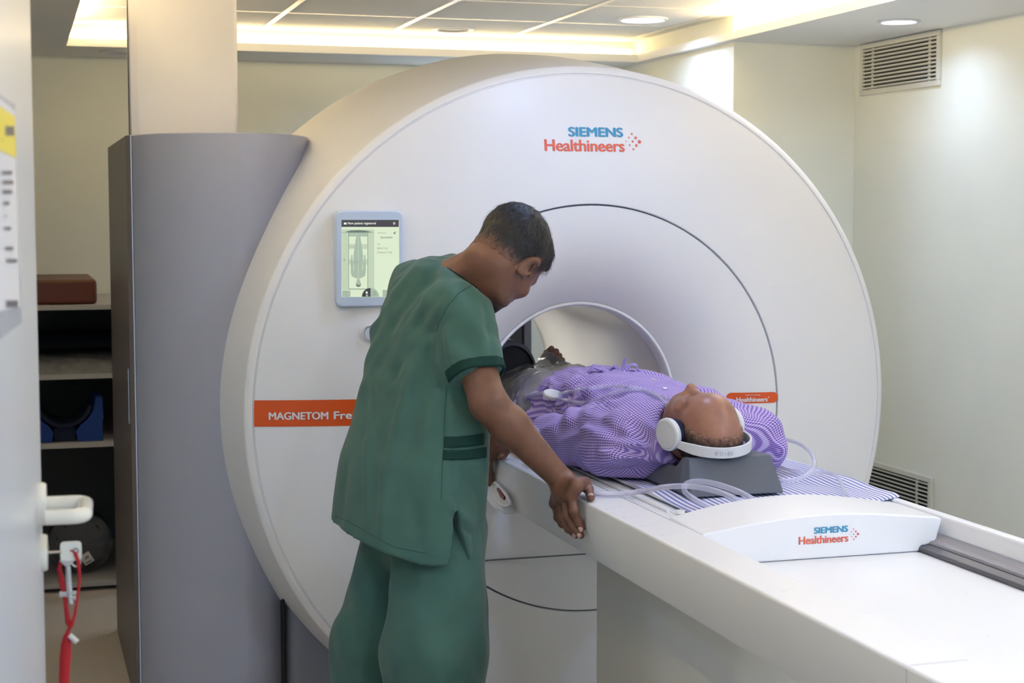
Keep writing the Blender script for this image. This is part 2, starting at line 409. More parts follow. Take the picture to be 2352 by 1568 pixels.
# ------------------------------------------------------------------ the open door at the left
dA, dB = np.array([-1.6645, -2.93]), np.array([-1.6215, -2.18]); dv = dB-dA; dv = dv/np.linalg.norm(dv); dn = np.array([dv[1], -dv[0]])
def dp(s, n, z): q = dB-s*dv+n*dn; return (q[0], q[1], z)        # s back from the free edge, n off the face
door = empty('door_1', (dB[0], dB[1], 0)); struct(door)
mb = MB(); T = .045
def dbox(s0, s1, n0, n1, z0, z1, mbx, m=0):
    v = [dp(s, n, z) for s in (s0, s1) for n in (n0, n1) for z in (z0, z1)]
    mbx.add(v, [(0,1,3,2),(4,6,7,5),(0,4,5,1),(2,3,7,6),(0,2,6,4),(1,5,7,3)], m)
dbox(0, .9, -T, 0, .01, 2.1, mb); mb.build('door_leaf', M['door'], door, bevel=.003)
def dcyl(s, z, prof, name, mt, parent):                          # turned about the normal of the door
    mb = MB(); v = []; n = 40
    for r, h in prof:
        for k in range(n):
            a = 2*math.pi*k/n; v.append(dp(s+r*math.cos(a), h, z+r*math.sin(a)))
    mb.add(v, [(i*n+k, i*n+(k+1) % n, (i+1)*n+(k+1) % n, (i+1)*n+k) for i in range(len(prof)-1) for k in range(n)])
    return mb.build(name, mt, parent)
def dfind(px, py, n=0):                                          # (s, z) on the door plane offset n, seen at a pixel
    d = ray(px, py); q0 = CAM[:2]-dB-n*dn
    t = -(q0@dn)/(d[:2]@dn); p = CAM+t*d; return -(p[:2]-dB)@dv, p[2]
HS, HZ = .055, 1.168
h1 = dcyl(HS, HZ, [(.0001, 0), (.030, 0), (.030, .006), (.028, .009), (.0001, .010)], 'handle_rose', M['ivory'], door)
pts = [dp(HS, .008, HZ)]+[dp(HS, .03, HZ), dp(HS, .046, HZ)]
for k in range(1, 9):
    a = math.radians(90*k/8); pts.append(dp(HS+.016*(1-math.cos(a)), .046+.016*math.sin(a), HZ))
pts += [dp(HS+.05, .062, HZ), dp(HS+.09, .062, HZ)]
for k in range(1, 9):
    a = math.radians(90*k/8); pts.append(dp(HS+.09+.016*math.sin(a), .062-.016*(1-math.cos(a)), HZ))
pts += [dp(HS+.106, .03, HZ), dp(HS+.106, .012, HZ)]
MB().tube(pts, .0105, 20).build('door_handle', M['ivory'], door)
LZ = HZ-.069
dcyl(HS, LZ, [(.0001, 0), (.026, 0), (.026, .006), (.024, .009), (.0001, .010)], 'lock_rose', M['ivory'], door)
# taped papers on the door
pp = empty('notice_sheet', dp(.25, .001, 1.45), 'taped white paper notice with yellow head on the open door', 'notice')
def dquad(pix, n, name, mt, parent, thick=.0006):
    P = [dfind(px, py, n) for px, py in pix]; mb = MB()
    v = [dp(s, n, z) for s, z in P]+[dp(s, n+thick, z) for s, z in P]; k = len(P)
    mb.add(v, [tuple(range(k)), tuple(range(k, 2*k))]+[(i, (i+1) % k, (i+1) % k+k, i+k) for i in range(k)])
    return mb.build(name, mt, parent, smooth=False)
dquad([(-30, 195), (33, 240), (50, 740), (-30, 800)], .0004, 'plastic_sleeve', M['film'], pp)
dquad([(-25, 205), (33, 255), (45, 705), (-25, 720)], .0012, 'paper', M['paper'], pp)
dquad([(-25, 228), (33, 268), (36, 362), (-25, 335)], .0020, 'yellow_header', M['yellow_paper'], pp)
mb = MB()
def dink(pix, n=.0028):
    P = [dfind(px, py, n) for px, py in pix]; mb.add([dp(s, n, z) for s, z in P], [(0,1,2,3)])
for (x0, x1, y, h) in ((12, 33, 300, 22), (2, 8, 322, 3), (5, 28, 396, 8), (6, 31, 418, 9), (6, 29, 440, 9), (9, 22, 466, 8), (10, 16, 496, 6),
                       (10, 26, 524, 7), (13, 31, 570, 8), (15, 40, 598, 8), (15, 42, 697, 16)):
    for q in range(3):
        w = (x1-x0)/3; a, b = x0+w*q+.6, x0+w*(q+1)-.4
        dink([(a, y-h/2), (b, y-h/2+1), (b, y+h/2+1), (a, y+h/2)])
    mb.build('printed_line', M['print'], pp, smooth=False); mb = MB()
# key in the lock, key ring with a second key, red ribbon
kn = lambda s, n, z: np.array(dp(s, n, z))
key = empty('key', dp(HS, .01, LZ), 'steel key standing in the door lock', 'key')
mb = MB(); y0 = .012
v = [kn(HS, .010, LZ+.002), kn(HS, .030, LZ+.003)]
mb.tube([kn(HS, .009, LZ), kn(HS, .028, LZ)], [.0040, .0036], 8, flat=.5); mb.build('blade', M['steel'], key)
mb = MB(); pl = rrect(.026, .055, LZ-.013, LZ+.014, .005, 4)
mb.add([kn(HS-.0014, a, b) for a, b in pl]+[kn(HS+.0014, a, b) for a, b in pl],
       [tuple(range(len(pl))), tuple(range(len(pl), 2*len(pl)))]+[(i, (i+1) % len(pl), (i+1) % len(pl)+len(pl), i+len(pl)) for i in range(len(pl))])
mb.tube([kn(HS+.0016+.0002*0, .047+.0035*math.cos(a), LZ+.0005+.0035*math.sin(a)) for a in np.linspace(0, 6.28, 16)], .0009, 6, m=1)
mb.build('bow', [M['ivory'], M['print']], key)
rb = empty('key_ribbon', dp(HS, .047, LZ-.1), 'red ribbon with steel keys hanging from the door lock key', 'key ring')
hang = kn(HS, .047, LZ-.004)
def wd(n, z, s=HS): return kn(s, n, z)
mb = MB(); mb.tube([wd(.047+.007*math.cos(a), LZ-.012+.010*math.sin(a)) for a in np.linspace(0, 6.28, 24)], .0011, 8)
mb.build('split_ring', M['steel'], rb)
mb = MB()
dth = dp(HS, .047, LZ); pxm = proj(dth)[2]/F_PX                    # metres per pixel at the ribbon
def rp(px, py, s=0): return at(px, py, proj(dth)[2]+s)
mb = MB()
pl = [rp(*q) for q in ((147, 1268), (170, 1268), (174, 1284), (157, 1302), (152, 1302), (137, 1288))]
pl2 = [q+.002*FW for q in pl]; k = len(pl)
mb.add(pl+pl2, [tuple(range(k)), tuple(range(k, 2*k))]+[(i, (i+1) % k, (i+1) % k+k, i+k) for i in range(k)])
mb.tube([rp(157, 1300), rp(164, 1386)], .0030, 10); mb.tube([rp(155, 1302, .006), rp(156, 1370, .006)], .0026, 10)
for (a, b) in ((1358, 1364), (1368, 1378)): mb.tube([rp(164, (a+b)/2), rp(177, (a+b)/2)], .0030, 6)
mb.tube([rp(155, 1364, .006), rp(138, 1364, .006)], .0045, 6)
mb.build('hanging_key', M['steel'], rb)
def ribbon(px, w, dd=.004):
    L = []
    for (a, b), ww in zip(px, w):
        q = rp(a, b, dd); L.append([q-RT*ww*pxm*.5, q+RT*ww*pxm*.5])
    return L
mb = MB()
mb.grid(ribbon(bez2 := [(152, 1262), (143, 1280), (136, 1305), (142, 1335), (149, 1370), (153, 1400), (157, 1432), (160, 1440)], [6, 8, 10, 14, 9, 11, 13, 6], .004))
mb.grid(ribbon([(160, 1262), (172, 1268), (180, 1290), (183, 1330), (178, 1372), (172, 1410), (164, 1436), (158, 1446)], [8, 9, 9, 6, 6, 7, 10, 8], -.003))
mb.grid(ribbon([(160, 1436), (156, 1450), (153, 1462), (152, 1480), (150, 1510), (148, 1545), (146, 1600), (144, 1680)], [6, 9, 17, 24, 26, 24, 24, 24], 0))
mb.build('ribbon', M['ribbon'], rb, solid=.0008)
mb = MB(); mb.tube([rp(160, 1458, -.002), rp(177, 1474, -.002)], .0040, 8); mb.build('ferrule', M['label_white'], rb)

# ------------------------------------------------------------------ shelving behind the left cabinet
SY0, SY1, SX0, SX1 = 2.30, 3.19, -2.2, -1.06
sh = empty('shelving', (-1.6, SY0, 0), 'low open shelving unit against the back wall', 'shelf')
for z in (1.172, .887, .602, .018):
    MB().box(SX0, SX1, SY0, SY1, z, z+.021).build('shelf', M['shelf'], sh, smooth=False, bevel=.002)
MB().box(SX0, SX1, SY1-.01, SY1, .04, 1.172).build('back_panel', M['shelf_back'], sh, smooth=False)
for x in (SX0-.02, SX1): MB().box(x, x+.02, SY0, SY1, 0, 1.172).build('side_panel', M['shelf'], sh, smooth=False)
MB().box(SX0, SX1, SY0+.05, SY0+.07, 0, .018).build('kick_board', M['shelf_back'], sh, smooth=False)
o = MB().box(-1.95, -1.332, 2.32, 2.95, 1.194, 1.296).build('cushion', M['vinyl_brown'], bevel=.016, seg=4)
tag(o, 'brown vinyl cushion block lying on top of the shelving', 'cushion')
# plastic-wrapped pads on the second board
rng = random.Random(5)
def rumpled(x0, x1, y0, y1, z0, h, n, amp, seed):
    r = np.random.RandomState(seed); P = []
    ax = r.rand(6, 3)
    for i in range(n+1):
        row = []
        for j in range(n+1):
            u, v = i/n, j/n; e = min(u, 1-u, v, 1-v)*6; e = min(1, e)**.5
            w = sum(math.sin(30*(a*u+b*v)+9*c) for a, b, c in ax)/6
            row.append((x0+(x1-x0)*u, y0+(y1-y0)*v, z0+h*e+amp*w*e+.0015))
        P.append(row)
    return P
def lump(name, mt, x0, x1, y0, y1, z0, h, amp, seed, n=22):
    P = rumpled(x0, x1, y0, y1, z0, h, n, amp, seed); mb = MB(); mb.grid(P)
    mb.grid([[(q[0], q[1], z0+.001) for q in row] for row in P]); return mb
o = lump('p', None, -1.72, -1.09, 2.34, 2.9, .908, .055, .012, 3).build('wrapped_pad', M['plastic'])
tag(o, 'flat plastic-wrapped pad on the second shelf board', 'pad')
o = lump('p', None, -1.68, -1.12, 2.62, 3.1, .990, .05, .016, 8).build('coil_mat', M['black'])
tag(o, 'dark folded mat behind the plastic-wrapped pad on the shelf', 'mat')
# blue foam head rests with a round cut-out
def foam(xc, half, label):
    e = empty('head_rest', (xc, 2.34, .623), label, 'head rest')
    r, cz, top = .112, .800, .808
    def cheek(s):
        P = [(xc+s*.052, .624), (xc+s*half, .624), (xc+s*half, .715), (xc+s*(half+.004), .715), (xc+s*(half+.002), top), (xc+s*.128, top)]
        for k in range(9):
            a = math.radians(2+56*k/8); P.append((xc+s*(r+.012)*math.cos(a), cz-(r+.012)*math.sin(a)))
        P.append((xc+s*.044, .665)); return P
    for s in (-1, 1):
        P = cheek(s); MB().prism([(a, b) for a, b in P], 1, 2.335, 2.62).build('foam_cheek', M['foam_blue'], e, smooth=False, bevel=.003)
    P = [(xc-.042, .624), (xc+.042, .624), (xc+.040, .66)]
    for k in range(13):
        a = math.radians(62-124*0-k*0); 
    arc = [(xc+(r+.004)*math.cos(a), cz-(r+.004)*math.sin(a)) for a in np.linspace(.25, math.pi-.25, 20)]
    arc2 = [(xc+(r-.010)*math.cos(a), cz-(r-.010)*math.sin(a)) for a in np.linspace(.25, math.pi-.25, 20)]
    MB().prism(arc+arc2[::-1], 1, 2.33, 2.60).build('navy_lining', M['foam_navy'], e, smooth=False)
    MB().box(xc-.042, xc+.042, 2.345, 2.6, .624, cz-r-.0045).build('foam_stem', M['foam_navy'], e, smooth=False)
foam(-1.472, .153, 'blue foam head rest with round cut-out on the third shelf board')
# bagged coil on the lowest board
bg = empty('bagged_coil', (-1.42, 2.5, .04), 'black coil in a clear bag with white label on the lowest board', 'bag')
mb = MB(); C0 = np.array([-1.415, 2.52, .172])
mb.lathe_z([(.0001, 2.44), (.05, 2.43), (.10, 2.44), (.128, 2.48), (.13, 2.60), (.10, 2.64), (.0001, 2.64)], (C0[0], C0[2]+.001), 0, 48, axis=1)
mb.build('coil', M['black'], bg)
mb = MB(); P = []
for i in range(40):
    row = []; a = 2*math.pi*i/39
    for j in range(9):
        t = j/8; r = .010+.122*t; rip = .012*math.sin(9*a+1.3*math.sin(3*a))*t*(1-t*.3)
        row.append((C0[0]+r*math.cos(a), 2.408+.05*t*t+rip, C0[2]+.001+r*math.sin(a)*.97))
    P.append(row)
mb.grid(P); mb.build('clear_bag', M['bag_film'], bg)
mb = MB(); c = on(200, 1282, 1, 2.392); u = np.array([.86, 0, .5]); w = np.array([-.5, 0, .86])
q = [c-u*.021-w*.024, c+u*.021-w*.024, c+u*.021+w*.024, c-u*.021+w*.024]
mb.add(q+[k+np.array([0, .002, 0]) for k in q], [(0,1,2,3),(4,7,6,5),(0,4,5,1),(1,5,6,2),(2,6,7,3),(3,7,4,0)])
for (a, b, e, f) in ((-.004, .010, .004, .010), (-.012, .010, -.001, .003), (-.017, .012, -.019, -.013)):
    qq = [c-np.array([0, .0006, 0])+u*a+w*e, c-np.array([0, .0006, 0])+u*b+w*e, c-np.array([0, .0006, 0])+u*b+w*f, c-np.array([0, .0006, 0])+u*a+w*f]
    mb.add(qq, [(0,1,2,3)], 1)
mb.build('label', [M['label_white'], M['print']], bg, smooth=False, fix=False)

# dark cabinet behind the scanner, seen through the bore
db = empty('equipment_cabinet', (.2, 3.0, 0), 'dark cabinet against the back wall seen through the bore', 'cabinet')
MB().box(-.35, .66, 2.80, 3.18, .06, 1.62).build('body', M['cabinet_dark'], db, smooth=False, bevel=.006)
MB().box(.663, .700, 2.79, 3.18, .06, 1.62).build('edge_post', M['cabinet_edge'], db, smooth=False, bevel=.004)
MB().box(-.33, .68, 2.84, 3.15, 0, .06).build('base', M['dark_vent'], db, smooth=False)
# ------------------------------------------------------------------ the scanner
ZC = .98
def yface(r):                                                    # front surface, distance from the bore axis -> y
    if r < .615: t = (.615-r)/.295; return .119*t**2.6
    return .078*((r-.615)/.415)**1.6
sc = empty('mri_scanner', (0, .6, 0), 'large white round scanner with open bore and grey side cabinet', 'scanner')
g = .0022
prof = [(.6172, .02), (.6172, .0035), (.6190, .0004)]+[(r, yface(r)) for r in np.linspace(.63, .995, 22)]
prof += [(1.0030, yface(1.003)), (1.0050, yface(1.005)+.0045), (1.0075, yface(1.0075)+.0045), (1.0095, yface(1.0095)), (1.018, yface(1.018))]
prof += [(1.030-.010*math.cos(a)+.010-.010, .081+.010*math.sin(a)+.004) for a in np.linspace(1.4, .1, 4)]
mb = MB(); mb.lathe([(r, y) for r, y in prof][:-4]+[(1.0255, .0815), (1.029, .0845), (1.0315, .089), (1.033, .10)], 0, ZC, 220, zmin=.03)
mb.build('front_cover', M['white'], sc, ang=50)
mb = MB(); fp = [(r, yface(r)) for r in np.linspace(.325, .611, 26)]
mb.lathe([(.3195, .122)]+fp+[(.6128, .0035), (.6128, .02)], 0, ZC, 200)
mb.build('funnel_ring', M['white'], sc, ang=50)
mb = MB(); mb.lathe([(.6176, .016), (.6124, .016), (.6124, .024), (.6176, .024)], 0, ZC, 160, closed=True); mb.build('ring_gap', M['seam'], sc)
mb = MB(); mb.lathe([(.3200, .119), (.3170, .116), (.3120, .116), (.3075, .122), (.3050, .14), (.3050, .19), (.3200, .19)], 0, ZC, 160); mb.build('bore_lip', M['white_soft'], sc)
mb = MB(); mb.lathe([(.3045, .17), (.3000, .21), (.3000, 1.30), (.306, 1.36), (.325, 1.44), (.36, 1.52), (.42, 1.59), (.46, 1.614)], 0, ZC, 128); mb.build('bore_liner', M['bore'], sc)
mb = MB(); mb.lathe([(1.033, .10), (1.052, .22), (1.082, .40), (1.112, .60), (1.133, .80), (1.134, .94), (1.116, 1.12), (1.07, 1.28), (.98, 1.43), (.85, 1.53), (.6, 1.60), (.455, 1.614)], 0, ZC, 220, zmin=.03)
mb.build('outer_shell', M['white'], sc, ang=60)
# straight service seam under the table and plinth
P = on(1095, 1289.5, 1, -.0008); Q = on(1345, 1272.5, 1, -.0008)
MB().box(-.42, .42, -.0006, .004, .5385, .5422).build('service_seam', M['seam'], sc, smooth=False)
mb = MB()
mb.prism(rrect(-.884, .80, .30, 1.3, .05), 2, .012, .424)
mb.build('base_plinth', M['plinth_grey'], sc, bevel=.006)
MB().box(-.8905, -.8865, .30, .5, .0, .43).build('plinth_gap', M['dark_vent'], sc, smooth=False)
# grey side cabinet with curved front
fr = [(-1.299, .59), (-1.279, .520), (-1.246, .456), (-1.205, .409), (-1.164, .374), (-1.115, .347), (-1.066, .331), (-1.028, .323), (-.99, .320), (-.948, .330), (-.907, .351), (-.86, .390), (-.814, .439), (-.775, .513), (-.748, .604), (-.742, .75)]
fs = [tuple(q) for q in bez([(*q, 0) for q in fr], 4)]
foot = [(q[0], q[1]) for q in fs]+[(-.742, 1.2), (-1.30, 1.2)]
mb = MB(); mb.prism(foot, 2, .0, 1.81); mb.build('side_cabinet', M['cover_grey'], sc, bevel=.003, ang=40)
side = [(-1.3025, .587), (-1.316, .60), (-1.316, 1.60), (-1.2, 1.66), (-1.2, .70)]
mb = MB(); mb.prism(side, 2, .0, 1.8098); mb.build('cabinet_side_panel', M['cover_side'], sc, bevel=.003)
MB().box(-1.3030, -1.2995, .5865, .5905, .0, 1.8101).build('cabinet_edge_strip', M['bezel'], sc, smooth=False)
MB().box(-1.3185, -1.316, .655, .675, .905, 1.08).build('side_grip', M['bezel'], sc, smooth=False, bevel=.002)
mb = MB(); x = -1.3165
mb.add([(x, .60, .40), (x, .70, .47), (x, .70, .475), (x, .60, .405)], [(0,1,2,3)]); mb.build('side_line', M['seam'], sc, smooth=False, fix=False); mb = MB()
for k in range(3):
    for j in range(6): mb.box(x-.0005, x, .61+.02*k, .616+.02*k, .10+.02*j, .106+.02*j)
mb.build('side_marking', M['seam'], sc, smooth=False, fix=False)
# cladding of the duct rising from the cabinet to the ceiling
mb = MB(); pl = [(-1.2975, .635), (-1.2975, .74), (-.962, .74), (-.962, .655)]+[(-.962-.018+.018*math.cos(a), .640+.0-.018*math.sin(a)+.015) for a in np.linspace(.2, 1.5, 5)]+[(-1.270, .622), (-1.276, .625)]
mb.prism(pl, 2, 1.80, 2.41); mb.build('ceiling_duct', M['duct'], sc, bevel=.004, ang=30)
mb = MB(); mb.box(-1.2995, -1.2965, .655, .659, 1.805, 2.41); mb.box(-1.2995, -1.2965, .69, .694, 1.805, 2.41); mb.build('duct_joint', M['seam'], sc, smooth=False)

# touch display on the front
yd = -.004
def fpt(px, py, y=yd): return on(px, py, 1, y)
def fpoly(mb, pix, y, m=0):
    mb.add([fpt(a, b, y) for a, b in pix], [tuple(range(len(pix)))], m)
A, B2 = fpt(771.5, 484), fpt(927.5, 702.5)
dz = empty('display', (A[0], 0, B2[2])) ; dz.parent = sc; dz.matrix_parent_inverse = Matrix.Translation(-Vector(sc.location))
bpy.data.objects.remove(dz)
mb = MB(); mb.prism(rrect(A[0], B2[0]-.002, B2[2], A[2], .017, 6), 1, yd+.0006, .05); disp = mb.build('display', M['bezel'], sc, bevel=.004, seg=3)
mb = MB(); y = yd-.0002
def R4(x0, y0, x1, y1, m, k=0): fpoly(mb, [(x0, y1), (x1, y1), (x1, y0), (x0, y0)], y-.0001*k, m)
ox, oy, s6 = 760, 460, 1/6.03                                     # pixel frame of the screen
def L4(x0, y0, x1, y1, m, k=0): R4(ox+x0*s6, oy+y0*s6, ox+x1*s6, oy+y1*s6, m, k)
L4(147, 270, 945, 1338, 0); L4(147, 270, 940, 368, 4, 1)
L4(150, 400, 600, 1240, 1, 1); L4(250, 440, 507, 1225, 0, 2); L4(250, 440, 505, 500, 2, 3); L4(250, 604, 505, 672, 1, 3); L4(250, 815, 505, 890, 1, 3)
L4(244, 430, 250, 1228, 3, 4); L4(507, 430, 513, 1228, 3, 4); L4(246, 1222, 513, 1228, 3, 4); L4(150, 438, 600, 452, 2, 2)
L4(155, 1248, 270, 1334, 2, 2); L4(716, 1240, 940, 1334, 2, 2)
def LP(pts, m, k): fpoly(mb, [(ox+a*s6, oy+b*s6) for a, b in pts], y-.0001*k, m)
LP([(190, 437), (270, 418), (375, 412), (480, 418), (565, 437), (480, 446), (270, 446)], 3, 5)
figR = [(381, 1088), (401, 1082), (430, 1068), (470, 1050), (482, 1000), (484, 880), (478, 770), (468, 742), (458, 770), (460, 830), (446, 880), (443, 1000), (436, 940), (444, 850), (446, 770), (430, 640), (410, 520), (402, 490), (418, 455), (385, 450), (381, 480)]
LP(figR[::-1], 2, 5); LP([(762-a-4, b) for a, b in figR], 2, 5)
LP([(366, 1088), (396, 1088), (408, 1125), (418, 1160), (410, 1188), (381, 1200), (352, 1188), (344, 1160), (354, 1125)], 2, 6)
LP([(345, 1158), (370, 1168), (400, 1172), (418, 1152), (410, 1188), (381, 1200), (352, 1188)], 3, 7)
arc = [(549+119*math.cos(a), 1334-121*math.sin(a)) for a in np.linspace(math.pi, math.pi/2, 10)]
LP([(549, 1334)]+arc, 4, 6); LP([(549, 1334)]+[(549+119*math.cos(a), 1334-121*math.sin(a)) for a in np.linspace(math.pi/2, 0, 10)], 2, 6)
LP([(482, 1262), (508, 1262), (512, 1290), (482, 1290)], 5, 8); LP([(484, 1304), (516, 1304), (516, 1309), (484, 1309)], 5, 8); LP([(484, 1319), (516, 1319), (516, 1326), (484, 1326)], 5, 8)
LP([(590, 1262), (600, 1275), (590, 1288)], 3, 8); LP([(618, 1262), (608, 1275), (618, 1288)], 3, 8); LP([(574, 1304), (630, 1304), (630, 1309), (574, 1309)], 3, 8)
LP([(198, 1272), (212, 1264), (212, 1280)], 3, 8); LP([(200, 1324), (230, 1324), (230, 1329), (200, 1329)], 3, 8)
LP([(180, 307), (217, 307), (217, 334), (180, 334)], 5, 8); LP([(870, 445), (890, 445), (890, 465), (870, 465)], 4, 8); LP([(888, 432), (892, 432), (892, 446), (888, 446)], 4, 8); LP([(888, 430), (904, 436), (904, 446), (901, 446)], 4, 8)
LP([(178, 830), (186, 805), (194, 830), (188, 830), (188, 842), (184, 842), (184, 830)], 3, 8)
for a in np.linspace(0, 2*math.pi, 12, endpoint=False):
    c, d, c2, d2 = math.cos(a), math.sin(a), math.cos(a+.54), math.sin(a+.54)
    LP([(877+9*c, 318+9*d), (877+16*c, 318+16*d), (877+16*c2, 318+16*d2), (877+9*c2, 318+9*d2)][::-1], 5, 8)
def TXT(t, x0, y0, x1, y1, m, bold=0):
    text_on(mb, t, ox+x0*s6, ox+x1*s6, oy+y1*s6, oy+y0*s6, lambda a, b: fpt(a, b, y-.0009), m, bold)
TXT('New patient registered', 235, 300, 622, 342, 5, .015); TXT('Isocenter', 690, 495, 858, 526, 3, .02)
TXT('Table Position', 641, 441, 765, 458, 3); TXT('Coils', 641, 598, 684, 614, 3); TXT('Spine Coil', 640, 648, 784, 680, 3); TXT('Contour S Coil', 640, 705, 846, 732, 3)
TXT('Knee', 272, 633, 318, 648, 3); TXT('Hip   Pelvis', 275, 848, 374, 864, 3); TXT('Foot / Ankle', 268, 460, 378, 476, 1)
mb.build('screen', [M['scr_bg'], M['scr_mid'], M['scr_body'], M['scr_line'], M['scr_dark'], M['scr_txt']], disp, smooth=False, fix=False)
# round start button under the display
c = fpt(851, 765, 0.0); bx, bz = c[0], c[2]
mb = MB(); mb.lathe([(.0225, .03), (.0235, .0), (.0225, -.006), (.0195, -.010), (.0190, -.006)], bx, bz, 56); rg = mb.build('start_button', M['chrome'], sc)
mb = MB(); mb.lathe([(.0192, .0), (.0192, -.008), (.018, -.0095), (.0001, -.0098)], bx, bz, 48); mb.build('button_cap', M['btn'], rg)
mb = MB(); mb.add([(bx-.0035, -.0102, bz-.0055), (bx+.0055, -.0102, bz), (bx-.0035, -.0102, bz+.0055)], [(0,1,2)]); mb.build('play_symbol', M['glow_white'], rg, fix=False)
# lettering and logo, lying on the curved front
def onface(x, z, e=.0008): return (x, yface(math.hypot(x, z-ZC))-e, z)
mb = MB(); zA, zB = .9585, 1.0350
P = [[onface(-1.0055*math.sqrt(max(0, 1-((zA+(zB-zA)*j/6-ZC)/1.0055)**2))*(1-t)+t*-.50, zA+(zB-zA)*j/6) for j in range(7)] for t in np.linspace(0, 1, 40)]
mb.grid(P); bd = mb.build('name_band', M['orange'], sc, fix=False)
mb = MB()
text_on(mb, 'MAGNETOM', -.9645, -.7985, .9785, 1.0005, lambda a, b: onface(a, b, .0016), bold=.045)
text_on(mb, 'Free.Star', -.7835, -.637, .9785, 1.0015, lambda a, b: onface(a, b, .0016), bold=.045)
mb.build('name_lettering', M['white_ink'], bd, smooth=False, fix=False)
def logo(parent, fn, x0, x1, z0, z1):                             # the two line logo with its dots, in a box
    X = lambda u: x0+(x1-x0)*u; Z = lambda w: z1-(z1-z0)*w
    a = MB(); text_on(a, 'SIEMENS', X(.247), X(.815), Z(.40), Z(.0), fn, bold=.075)
    a.build('logo_upper_line', M['teal_ink'], parent, smooth=False, fix=False)
    a = MB(); text_on(a, 'Healthineers', X(0), X(.822), Z(1.0), Z(.515), fn, bold=.045, space=.97)
    for (u, w, r) in ((.905, .255, .0105), (.872, .40, .0085), (.838, .555, .006), (.943, .41, .0140), (.909, .565, .0105), (.876, .715, .0085), (.946, .725, .0140), (.912, .88, .0105), (.981, .57, .0180)):
        cx, cz, rr = X(u), Z(w), r*(x1-x0)
        a.add([fn(cx+rr*math.cos(t), cz+rr*math.sin(t)) for t in np.linspace(0, 2*math.pi, 18, endpoint=False)], [tuple(range(18))])
    a.build('logo_lower_line', M['red_ink'], parent, smooth=False, fix=False)
logo(sc, lambda a, b: onface(a, b, .0010), -.1445, .164, 1.753, 1.8265)
# orange sticker on the funnel ring
mb = MB(); st = rrect(.452, .616, .9805, 1.0145, .0165, 8)
P = []
for x in .534+.082*np.sin(np.linspace(-math.pi/2, math.pi/2, 49)):
    e = max(0, abs(x-.534)-.0655); h = math.sqrt(max(1e-8, .0170**2-e*e)); P.append([onface(x, .9975+h*t, .0012) for t in np.linspace(-1, 1, 7)])
mb.grid(P)
sk = mb.build('sticker', M['orange'], sc, fix=False)
mb = MB(); text_on(mb, 'Healthineers', .481, .581, .9855, .9995, lambda a, b: onface(a, b, .0026), bold=.05)
text_on(mb, 'Thanks for choosing', .508, .556, 1.0045, 1.0085, lambda a, b: onface(a, b, .0026), bold=.02)
text_on(mb, '®', .582, .587, .996, 1.001, lambda a, b: onface(a, b, .0026))
mb.build('sticker_lettering', M['white_ink'], sk, smooth=False, fix=False)
# ------------------------------------------------------------------ the patient table
tb = empty('patient_table', (0, -1.0, 0), 'long white patient table running into the bore', 'patient table')
Y0, Y1 = -2.95, -.185
pr = [(-.371, .889), (-.371, .829), (-.331, .737), (.331, .737), (.371, .829), (.371, .889), (.345, .889), (.336, .850), (.333, .842), (.333, .818), (-.262, .818), (-.262, .889)]
mb = MB(); mb.prism(pr, 1, Y0, Y1); mb.build('table_frame', M['white_soft'], tb, bevel=.006, seg=3, ang=25)
mb = MB(); mb.box(-.3712, -.3706, -2.4408, -2.4392, .836, .884); mb.box(-.365, -.264, -2.4406, -2.4394, .8888, .8894); mb.build('panel_joint', M['grey_ink'], tb, smooth=False)
# guide track at the far side of the trough
mb = MB(); mb.prism([(.264, .819), (.331, .819), (.331, .836), (.285, .834), (.264, .829)], 1, Y0, -1.3); mb.build('guide_track', M['track'], tb, smooth=False, bevel=.002)
mb = MB(); mb.prism([(.288, .8345), (.3315, .8370), (.3315, .8520), (.312, .8420), (.292, .8410)], 1, Y0, -1.3); mb.build('guide_cover', M['track2'], tb, smooth=False, bevel=.002)
mb = MB(); mb.prism(rrect(-.20, .20, -1.54, -.53, .085, 8), 2, 0, .74); mb.build('pedestal', M['beige'], tb, ang=50)
# wing with the red release button at the head of the near rail
wing = [on(px, py, 0, -.372) for px, py in ((1112, 1060), (1128, 1062), (1148, 1105), (1160, 1125), (1169, 1160), (1160, 1163), (1138, 1152), (1120, 1136), (1108, 1110))]
wy = [(q[1], q[2]) for q in wing]
mb = MB(); mb.prism([(-.300, .80), (-.12, .86), (-.13, .75), (-.20, .735), (-.32, .737)], 0, -.3725, -.30); hd = mb.build('release_handle', M['white_soft'], tb, bevel=.01, seg=3)
rc = [on(px, py, 0, -.3742) for px, py in ((1130, 1112), (1140, 1110), (1170, 1150), (1166, 1160), (1150, 1158), (1134, 1138))]
cyz = np.mean([(q[1], q[2]) for q in rc], 0)
mb = MB(); loop = [(q[1], q[2]) for q in bez(rc+[rc[0]], 5)[:-1]]
mb.tube([(-.3735, a, b) for a, b in loop+[loop[0]]], .0035, 8); mb.build('recess_rim', M['white_soft'], hd)
mb = MB(); mb.add([(-.3731, a, b) for a, b in loop]+[(-.3729, a, b) for a, b in loop], [tuple(range(len(loop))), tuple(range(len(loop), 2*len(loop)))]); mb.build('recess', M['beige'], hd, fix=False)
rq = [on(px, py, 0, -.3760) for px, py in ((1140, 1121), (1146, 1119), (1159, 1140), (1158, 1149), (1150, 1143))]
mb = MB(); mb.prism([(q[1], q[2]) for q in rq], 0, -.3775, -.372); mb.build('red_button', M['red_glass'], hd, bevel=.003)
